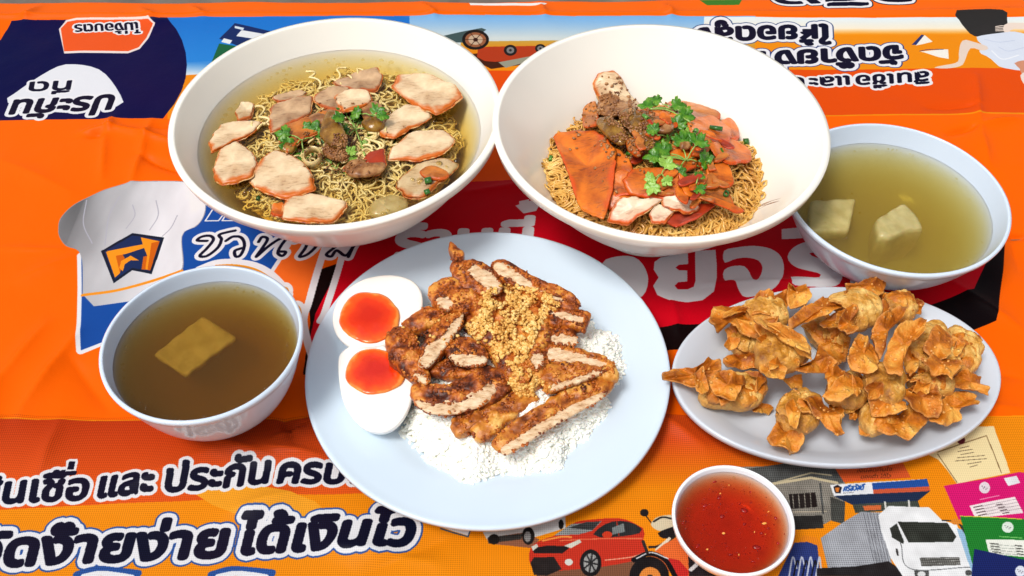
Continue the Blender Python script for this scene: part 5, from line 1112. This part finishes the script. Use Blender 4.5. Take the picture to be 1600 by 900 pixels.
CH = [  # label, crust outline, z, swell, [cut face outlines], material
 ('thin crispy chicken tail sticking out at the very back', [(437, 58), (462, 70), (480, 92), (478, 125), (500, 170), (480, 195), (450, 178), (440, 140), (447, 105), (434, 80)], .044, .006, [], 'crust'),
 ('plump pale chicken slice at the back beside the crispy tail', [(452, 150), (470, 118), (505, 108), (560, 133), (592, 182), (560, 215), (500, 208), (462, 192)], .043, .007, [[(480, 135), (510, 118), (555, 142), (584, 178), (560, 200), (515, 165)]], 'crust'),
 ('dark brown round chicken knob left of the back slices', [(375, 205), (405, 172), (455, 165), (500, 185), (528, 225), (505, 258), (450, 268), (398, 248)], .040, .010, [[(400, 215), (430, 208), (450, 235), (430, 250), (405, 240)]], 'crust'),
 ('long strip of chicken running along the top right edge', [(557, 125), (575, 106), (605, 112), (650, 140), (700, 165), (765, 192), (800, 212), (818, 240), (795, 260), (735, 240), (660, 205), (600, 175), (568, 150)], .044, .006, [[(570, 125), (600, 120), (650, 150), (690, 180), (680, 192), (630, 172), (585, 148)], [(690, 185), (760, 215), (770, 228), (720, 215)]], 'crust'),
 ('short chicken strip under the long top right strip', [(722, 270), (765, 245), (840, 265), (845, 285), (835, 312), (780, 305), (735, 300)], .040, .006, [[(735, 262), (770, 254), (828, 272), (825, 288), (770, 280)]], 'crust'),
 ('small pale chicken strip on the right above the rice', [(718, 322), (760, 305), (805, 310), (812, 345), (785, 362), (732, 358)], .036, .006, [[(728, 325), (770, 320), (805, 332), (800, 352), (740, 348)]], 'crust'),
 ('wide pale cut chicken slice at the right edge', [(718, 370), (740, 358), (800, 370), (880, 392), (926, 428), (920, 465), (850, 450), (760, 430), (722, 400)], .034, .007, [[(728, 368), (760, 364), (830, 382), (897, 408), (872, 425), (800, 415), (730, 395)]], 'crust_gold'),
 ('broad golden chicken piece nearest the front with pale long edge', [(562, 642), (600, 600), (640, 572), (700, 535), (760, 490), (830, 455), (890, 428), (926, 434), (920, 475), (885, 505), (810, 545), (740, 590), (660, 640), (615, 670), (582, 668)], .031, .006, [[(600, 648), (640, 622), (720, 570), (800, 528), (872, 500), (868, 522), (800, 560), (720, 605), (650, 648), (612, 666)]], 'crust_gold'),
 ('golden chicken piece left of the broad front piece', [(442, 600), (452, 570), (500, 545), (545, 525), (600, 495), (650, 490), (695, 505), (690, 525), (640, 560), (590, 600), (545, 636), (515, 632), (500, 605), (462, 626)], .030, .006, [], 'crust_gold'),
 ('curved chicken slice with a pale cut face left of centre', [(320, 490), (345, 470), (400, 480), (450, 470), (500, 440), (550, 418), (605, 440), (612, 480), (590, 510), (520, 545), (440, 560), (370, 550), (330, 520)], .036, .006, [[(350, 518), (400, 527), (460, 522), (510, 498), (545, 465), (568, 470), (562, 498), (515, 535), (440, 552), (375, 545)]], 'crust'),
 ('rough dark chicken chunk at the left touching the egg', [(252, 335), (285, 305), (320, 312), (345, 350), (355, 395), (378, 440), (375, 472), (335, 465), (290, 430), (258, 400)], .034, .010, [[(355, 440), (372, 455), (368, 470), (345, 462), (330, 440)]], 'crust'),
 ('upright pale chicken slice behind the dark left chunk', [(342, 405), (360, 350), (385, 305), (430, 268), (468, 258), (480, 285), (455, 330), (420, 380), (378, 420), (350, 425)], .040, .007, [[(352, 398), (380, 345), (415, 325), (450, 280), (470, 272), (462, 305), (425, 355), (380, 408)]], 'crust'),
 ('flat crusty chicken piece behind the upright slice', [(300, 300), (320, 272), (360, 255), (420, 250), (440, 268), (405, 300), (350, 320), (315, 322)], .036, .007, [], 'crust'),
 ('dark chicken piece in the centre below the garlic', [(422, 375), (445, 345), (485, 335), (530, 360), (550, 395), (530, 415), (480, 418), (440, 408)], .038, .008, [[(440, 388), (490, 378), (540, 392), (530, 412), (470, 414)]], 'crust'),
 ('large crusty chicken mass under the heap of garlic', [(470, 260), (520, 205), (600, 185), (690, 205), (745, 250), (760, 320), (735, 400), (710, 470), (640, 500), (590, 470), (560, 400), (500, 340)], .033, .011, [], 'crust'),
 ('narrow crusty chicken piece right of the garlic trail', [(705, 440), (730, 415), (790, 410), (850, 418), (880, 432), (840, 460), (790, 470), (740, 492), (706, 478)], .036, .007, [[(740, 470), (800, 452), (860, 432), (872, 442), (800, 470), (745, 485)]], 'crust_gold'),
 ('thin brown chicken strip above the curved slice', [(378, 440), (410, 405), (460, 402), (520, 420), (550, 425), (510, 450), (440, 455)], .034, .005, [], 'crust'),
 ('small brown chicken flap on the right under garlic', [(650, 330), (680, 285), (720, 290), (730, 340), (700, 370), (660, 355)], .040, .006, [], 'crust_gold'),
 ('small crusty chicken piece below the garlic trail', [(600, 440), (640, 400), (690, 370), (715, 390), (700, 430), (650, 470)], .039, .006, [[(668, 392), (700, 380), (712, 398), (690, 425)]], 'crust_gold'),
 ('brown chicken ridge between the two back slices', [(500, 250), (530, 215), (560, 205), (580, 240), (560, 290), (520, 300)], .041, .006, [], 'crust')]
TOP = []
for lb, out, z0, T, faces, mt in CH:
    O = ats(cr('C', out), z0); t = empty('chicken_piece', O.mean(0)-np.array([0, 0, .004]), lb, 'chicken', 'fried chicken pieces on the rice'); TOP.append(t)
    sh = [[tuple(np.mean(f, 0)+(np.array(w)-np.mean(f, 0))*np.array([1.02, 1.04])) for w in f] for f in faces]
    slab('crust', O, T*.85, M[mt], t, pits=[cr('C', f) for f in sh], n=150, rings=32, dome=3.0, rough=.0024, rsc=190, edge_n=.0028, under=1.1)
    for f in faces:
        c = np.mean(f, 0); f = [tuple(c+(np.array(w)-c)*np.array([1.12, 1.16])) for w in f]; FO = ats(cr('C', f), z0+T*.50); slab('meat', FO, T*.22, M['meat'], t, n=90, rings=14, dome=3, rough=.0009, rsc=200, edge_n=.0015, under=1.4)
BV = bvh_of(leaves_of(TOP)); GP = [(530, 200), (600, 175), (680, 190), (750, 205), (762, 240), (720, 270), (690, 330), (670, 385), (650, 410), (680, 440), (722, 470), (715, 508), (640, 508), (610, 470), (620, 420), (575, 410), (545, 350), (500, 335), (480, 300), (520, 270)]
pts = []
for k in range(12000):
    x, y = r_.uniform(460, 780), r_.uniform(165, 520)
    if not in_poly(x, y, GP) or fbm(np.array([[x/22, y/22, 2]]), 2)[0] < -.22: continue
    q, _ = hit(BV, *Apt(x, y, 'C'))
    if q is None: continue
    cen = math.exp(-(((x-610)/70)**2+((y-290)/80)**2)); pts.append(q+np.array([0, 0, .0006+.005*cen*r_.random()]))
    if len(pts) > 1600: break
cb = bvh_of([c for t in TOP for c in t.children if c.name.startswith('crust')]); fl_ = []
for k in range(5200):
    x, y = r_.uniform(240, 935), r_.uniform(50, 680); q, n1 = hit(BV, *Apt(x, y, 'C'))
    if q is None: continue
    q2, _ = hit(cb, *Apt(x, y, 'C'))
    if q2 is None or np.linalg.norm(q-q2) > 1e-4 or fbm(np.array([[x/30, y/30, 9]]), 2)[0] < -.05: continue
    fl_.append(q+np.array([0, 0, .0002]))
for lb, out, z0, T, faces, mt in CH:
    for f in faces:
        c = np.mean(f, 0); f = [tuple(c+(np.array(w)-c)*np.array([1.1, 1.13])) for w in f]; fc = catmull(f, 60)
        for w in fc:
            if r_.random() < .75:
                q, _ = hit(BV, *Apt(w[0]+r_.normal()*2.2, w[1]+r_.normal()*2.2, 'C'))
                if q is not None: fl_.append(q+np.array([0, 0, .0001]))
scatter_bits('crust_flakes', fl_[:820]+fl_[-1100:], .0012, M['crust'], 'craggy brown batter flakes clinging to the fried chicken', 'flakes', 14, .55)
for x, y in [(395, 290), (380, 330), (430, 285), (345, 350), (300, 305), (390, 333), (420, 340), (460, 330), (480, 320), (510, 312), (730, 480), (340, 335), (405, 285), (495, 330), (520, 350)]:
    q, _ = hit(BV, *Apt(x, y, 'C'))
    if q is not None: pts.append(q+np.array([0, 0, .0008]))
o = scatter_bits('fried_garlic', pts, .0014, M['garlic'], 'golden fried garlic crumbs heaped over the chicken', 'garlic', 4, .7)
pts = [at(*Apt(x, y, 'C'), .0088) for x, y in [(912, 632), (978, 612), (684, 750), (662, 763), (843, 740), (930, 700)]]
for q in pts:
    o = scatter_bits('food_crumb', [q], .0011, M['crumb'], 'tiny brown food crumb on the bare blue plate', 'crumb', int(q[0]*1e5) % 97, .4, None); o['group'] = 'crumbs on the blue plate'
    if 'kind' in o: del o['kind']

# fried wontons -----------------------------------------------------------------------
WT = [  # label, list of (kind, outline, z, extra)
 ('lone wonton at the left with a tail reaching past the plate rim', [('w', [(5, 468), (20, 448), (80, 440), (165, 432), (212, 402), (262, 408), (278, 440), (235, 475), (200, 560), (165, 525), (80, 508), (16, 497)], .030), ('p', [(188, 585), (176, 545), (215, 500), (300, 470), (400, 455), (462, 480), (477, 530), (440, 590), (380, 614), (290, 602), (225, 600)], .024), ('w', [(218, 487), (262, 466), (330, 460), (378, 470), (372, 510), (330, 582), (272, 578), (232, 545)], .038), ('w', [(150, 470), (185, 445), (212, 470), (215, 540), (190, 560), (160, 520)], .037), ('w', [(385, 612), (440, 575), (508, 602), (480, 636), (420, 626)], .014), ('w', [(370, 455), (440, 450), (460, 500), (440, 530), (420, 480)], .036)]),
 ('bumpy brown wonton at the back left with a folded tail', [('w', [(215, 225), (238, 172), (330, 166), (385, 148), (430, 160), (400, 205), (430, 260), (440, 305), (385, 292), (330, 252), (290, 238), (262, 274), (225, 252)], .040), ('p', [(380, 195), (395, 150), (470, 128), (540, 148), (570, 205), (550, 255), (470, 245), (410, 232)], .040), ('w', [(285, 195), (350, 170), (390, 165), (400, 180), (340, 205), (290, 215)], .046)]),
 ('dark rounded wonton wedged under the back left one', [('p', [(313, 290), (328, 255), (395, 268), (440, 310), (432, 360), (370, 374), (320, 345)], .024), ('w', [(284, 395), (340, 372), (430, 368), (452, 450), (360, 447), (300, 428)], .024)]),
 ('large wonton left of centre with a sharp seam along its top', [('p', [(425, 330), (465, 285), (545, 282), (615, 322), (660, 385), (600, 440), (520, 445), (440, 432), (418, 380)], .044), ('w', [(413, 242), (470, 224), (545, 240), (622, 292), (664, 350), (672, 402), (630, 384), (556, 318), (470, 280)], .056), ('w', [(440, 422), (500, 410), (560, 436), (552, 490), (490, 482), (452, 458)], .046), ('w', [(555, 432), (640, 430), (680, 400), (700, 335), (755, 385), (782, 420), (720, 462), (640, 464)], .044), ('w', [(540, 480), (620, 468), (632, 522), (580, 532)], .026), ('w', [(470, 235), (560, 262), (640, 330), (655, 385), (600, 350), (520, 290)], .060)]),
 ('wonton at the back with a crinkled tuft standing up', [('w', [(568, 60), (585, 78), (610, 66), (648, 64), (665, 120), (640, 172), (575, 184), (566, 120)], .044), ('w', [(565, 225), (640, 160), (730, 130), (820, 100), (912, 118), (865, 152), (760, 192), (680, 222), (625, 252), (575, 262)], .048), ('p', [(740, 130), (820, 98), (905, 100), (962, 130), (975, 190), (935, 250), (880, 262), (845, 205), (800, 160)], .048), ('w', [(788, 230), (820, 180), (860, 150), (882, 172), (852, 228), (872, 288), (822, 297), (785, 265)], .060)]),
 ('small petal shaped wonton tip at the very back', [('w', [(818, 62), (870, 70), (905, 48), (970, 24), (996, 60), (992, 108), (962, 126), (900, 100), (830, 102)], .044)]),
 ('rounded brown wonton at the back right', [('p', [(978, 135), (1035, 108), (1110, 118), (1132, 180), (1105, 232), (1045, 215), (990, 175)], .034), ('w', [(965, 150), (1010, 160), (1010, 200), (960, 210)], .045)]),
 ('wonton with two tall petals making a V near the middle', [('w', [(825, 385), (850, 325), (880, 285), (915, 290), (940, 330), (972, 402), (960, 445), (905, 480), (845, 445)], .054), ('w', [(985, 410), (1005, 330), (1040, 262), (1080, 242), (1165, 238), (1172, 270), (1105, 332), (1072, 405), (1070, 470), (1000, 462)], .060), ('p', [(898, 480), (950, 425), (1060, 440), (1082, 520), (1062, 592), (980, 592), (925, 560)], .042), ('w', [(925, 300), (955, 225), (1035, 172), (1082, 180), (1072, 220), (1015, 262), (995, 330), (975, 395), (945, 360)], .054)]),
 ('darker wonton down in the gap at the middle of the heap', [('w', [(618, 258), (700, 232), (790, 250), (840, 310), (820, 400), (770, 432), (700, 330)], .026), ('p', [(640, 240), (720, 225), (800, 270), (810, 350), (720, 350)], .020), ('w', [(700, 240), (780, 190), (830, 200), (800, 260), (720, 262)], .038)]),
 ('small twisted wonton in front of the V shaped one', [('p', [(728, 562), (755, 480), (850, 455), (900, 490), (918, 570), (880, 602), (800, 592)], .034), ('w', [(715, 430), (765, 403), (795, 440), (820, 462), (780, 520), (745, 545), (728, 485)], .042), ('w', [(715, 562), (770, 500), (850, 458), (862, 545), (800, 590)], .046), ('w', [(850, 455), (885, 470), (900, 510), (870, 560), (845, 520)], .047)]),
 ('front wonton with fanned pleats hanging over the plate well', [('p', [(515, 650), (535, 585), (600, 532), (680, 545), (722, 600), (700, 682), (630, 724), (555, 712)], .026), ('w', [(476, 745), (505, 690), (560, 665), (605, 685), (636, 738), (620, 794), (560, 804), (498, 780)], .026), ('w', [(630, 565), (690, 560), (765, 620), (815, 730), (782, 738), (720, 685), (665, 635)], .036), ('w', [(560, 605), (590, 575), (622, 640), (605, 705), (570, 692)], .040), ('w', [(745, 600), (790, 580), (812, 640), (800, 700), (770, 650)], .028)]),
 ('blocky wonton on the right with smooth folded petals', [('p', [(1095, 310), (1170, 240), (1245, 245), (1290, 325), (1325, 430), (1250, 475), (1165, 435), (1105, 385)], .040), ('w', [(1180, 292), (1222, 235), (1275, 300), (1290, 350), (1255, 402), (1200, 425), (1165, 350)], .052), ('w', [(1155, 412), (1210, 368), (1322, 430), (1290, 482), (1215, 462)], .054), ('w', [(1075, 355), (1125, 350), (1142, 430), (1100, 472), (1072, 425)], .044)]),
 ('wonton furthest right with a curled rim', [('p', [(1262, 265), (1325, 262), (1400, 305), (1422, 360), (1402, 430), (1350, 462), (1305, 402), (1338, 345), (1288, 318)], .034), ('w', [(1295, 325), (1348, 325), (1332, 392), (1285, 385)], .042)]),
 ('wonton at the lower right with ragged pointed tails', [('w', [(1285, 475), (1345, 448), (1420, 468), (1412, 500), (1452, 518), (1452, 556), (1380, 546), (1300, 525)], .034), ('p', [(1098, 485), (1190, 455), (1290, 488), (1285, 545), (1200, 555), (1108, 505)], .034), ('w', [(1245, 565), (1305, 535), (1385, 565), (1398, 606), (1330, 612), (1322, 672), (1240, 684), (1175, 662)], .030)]),
 ('ruffled wonton nearest the front right edge', [('p', [(878, 655), (895, 605), (975, 590), (1032, 640), (1022, 692), (940, 724), (895, 692)], .026), ('w', [(915, 575), (950, 540), (1062, 555), (1085, 622), (1000, 645), (940, 642)], .040), ('w', [(1055, 545), (1125, 503), (1212, 530), (1252, 592), (1232, 655), (1160, 642), (1105, 620)], .038), ('w', [(955, 705), (1045, 645), (1118, 585), (1205, 622), (1172, 682), (1102, 748), (1018, 742)], .030)]),
 ('small wonton scrap between the two front wontons', [('w', [(818, 600), (865, 588), (884, 640), (852, 674), (822, 645)], .020)])]
TOP = []; k_ = 0
for lb, parts_ in WT:
    allp = np.vstack([ats(cr('W', q[1]), q[2]) for q in parts_]); t = empty('fried_wonton', [allp[:, 0].mean(), allp[:, 1].mean(), allp[:, 2].min()], lb, 'wonton', 'fried wontons on the oval plate'); TOP.append(t)
    ex = []; lone = 'lone' in lb or 'front wonton' in lb or 'scrap' in lb or 'tip' in lb
    for kind_, out, z0 in parts_:
        if kind_ != 'p': continue
        c_ = np.mean(out, 0)
        for e_ in range(1 if lone else 4):
            a_ = random.uniform(0, 6.28); rr = random.uniform(45, 78)*(.45 if lone else 1); q_ = c_+np.array([math.cos(a_)*rr*1.1, math.sin(a_)*rr*.8]); s_ = random.uniform(34, 58); b_ = random.uniform(0, 6.28)
            pl = [tuple(q_+s_*random.uniform(.75, 1.25)*np.array([math.cos(b_+g*1.2566), math.sin(b_+g*1.2566)*.85])) for g in range(5)]
            if max(p_[0] for p_ in pl) < 1440 and min(p_[1] for p_ in pl) > 60: ex.append(('w', pl, z0-.001+random.uniform(-.008, .008)))
    for kind_, out, z0 in parts_+ex:
        k_ += 1
        if kind_ == 'p':
            O = ats(cr('W', out), z0); slab('filling_pouch', O, .0075, M['pouch'], t, n=100, rings=20, dome=2.3, rough=.0030, rsc=200, edge_n=.0020, under=1.2)
            c_ = O.mean(0); a_ = k_*2.4; O2 = c_+(O-c_)*np.array([.9, .78, 1])+np.array([.004*math.cos(a_), .003*math.sin(a_), .0012])
            slab('wrapper', O2, .0062, M['wrapper'] if k_ % 3 else M['pouch'], t, n=100, rings=20, dome=2.2, rough=.0012, rsc=180, edge_n=.0022, under=.1, ridge=1, wave=.0016, wsc=random.uniform(220, 380), wdir=(math.cos(a_), math.sin(a_), .1), sharp=.5)
        else:
            n = len(out); hs_ = z0+np.array([.0045*math.sin(i*2.1+k_) for i in range(n)])
            slab('wrapper', ats(cr('W', out), hs_), .0007, M['wrapper'], t, n=96, rings=18, dome=8, rough=.0007, rsc=170, edge_n=.0020, under=.8, ridge=1, wave=.0017, wsc=random.uniform(180, 330), wdir=(math.cos(k_*1.3), math.sin(k_*1.3), .2), sharp=.75)
BV = bvh_of(leaves_of(TOP)); pts = []
for k in range(2600):
    x, y = r_.uniform(1035, 1560), r_.uniform(425, 712)
    if fbm(np.array([[x/16, y/16, 7]]), 2)[0] < .08: continue
    q, nr = hit(BV, x, y)
    if q is not None: pts.append(q+nr*.0001)
scatter_bits('batter_blisters', pts[:260], .0009, M['bubble'], 'tiny raised blisters on the skins of the fried wontons', 'blisters', 6, .8)
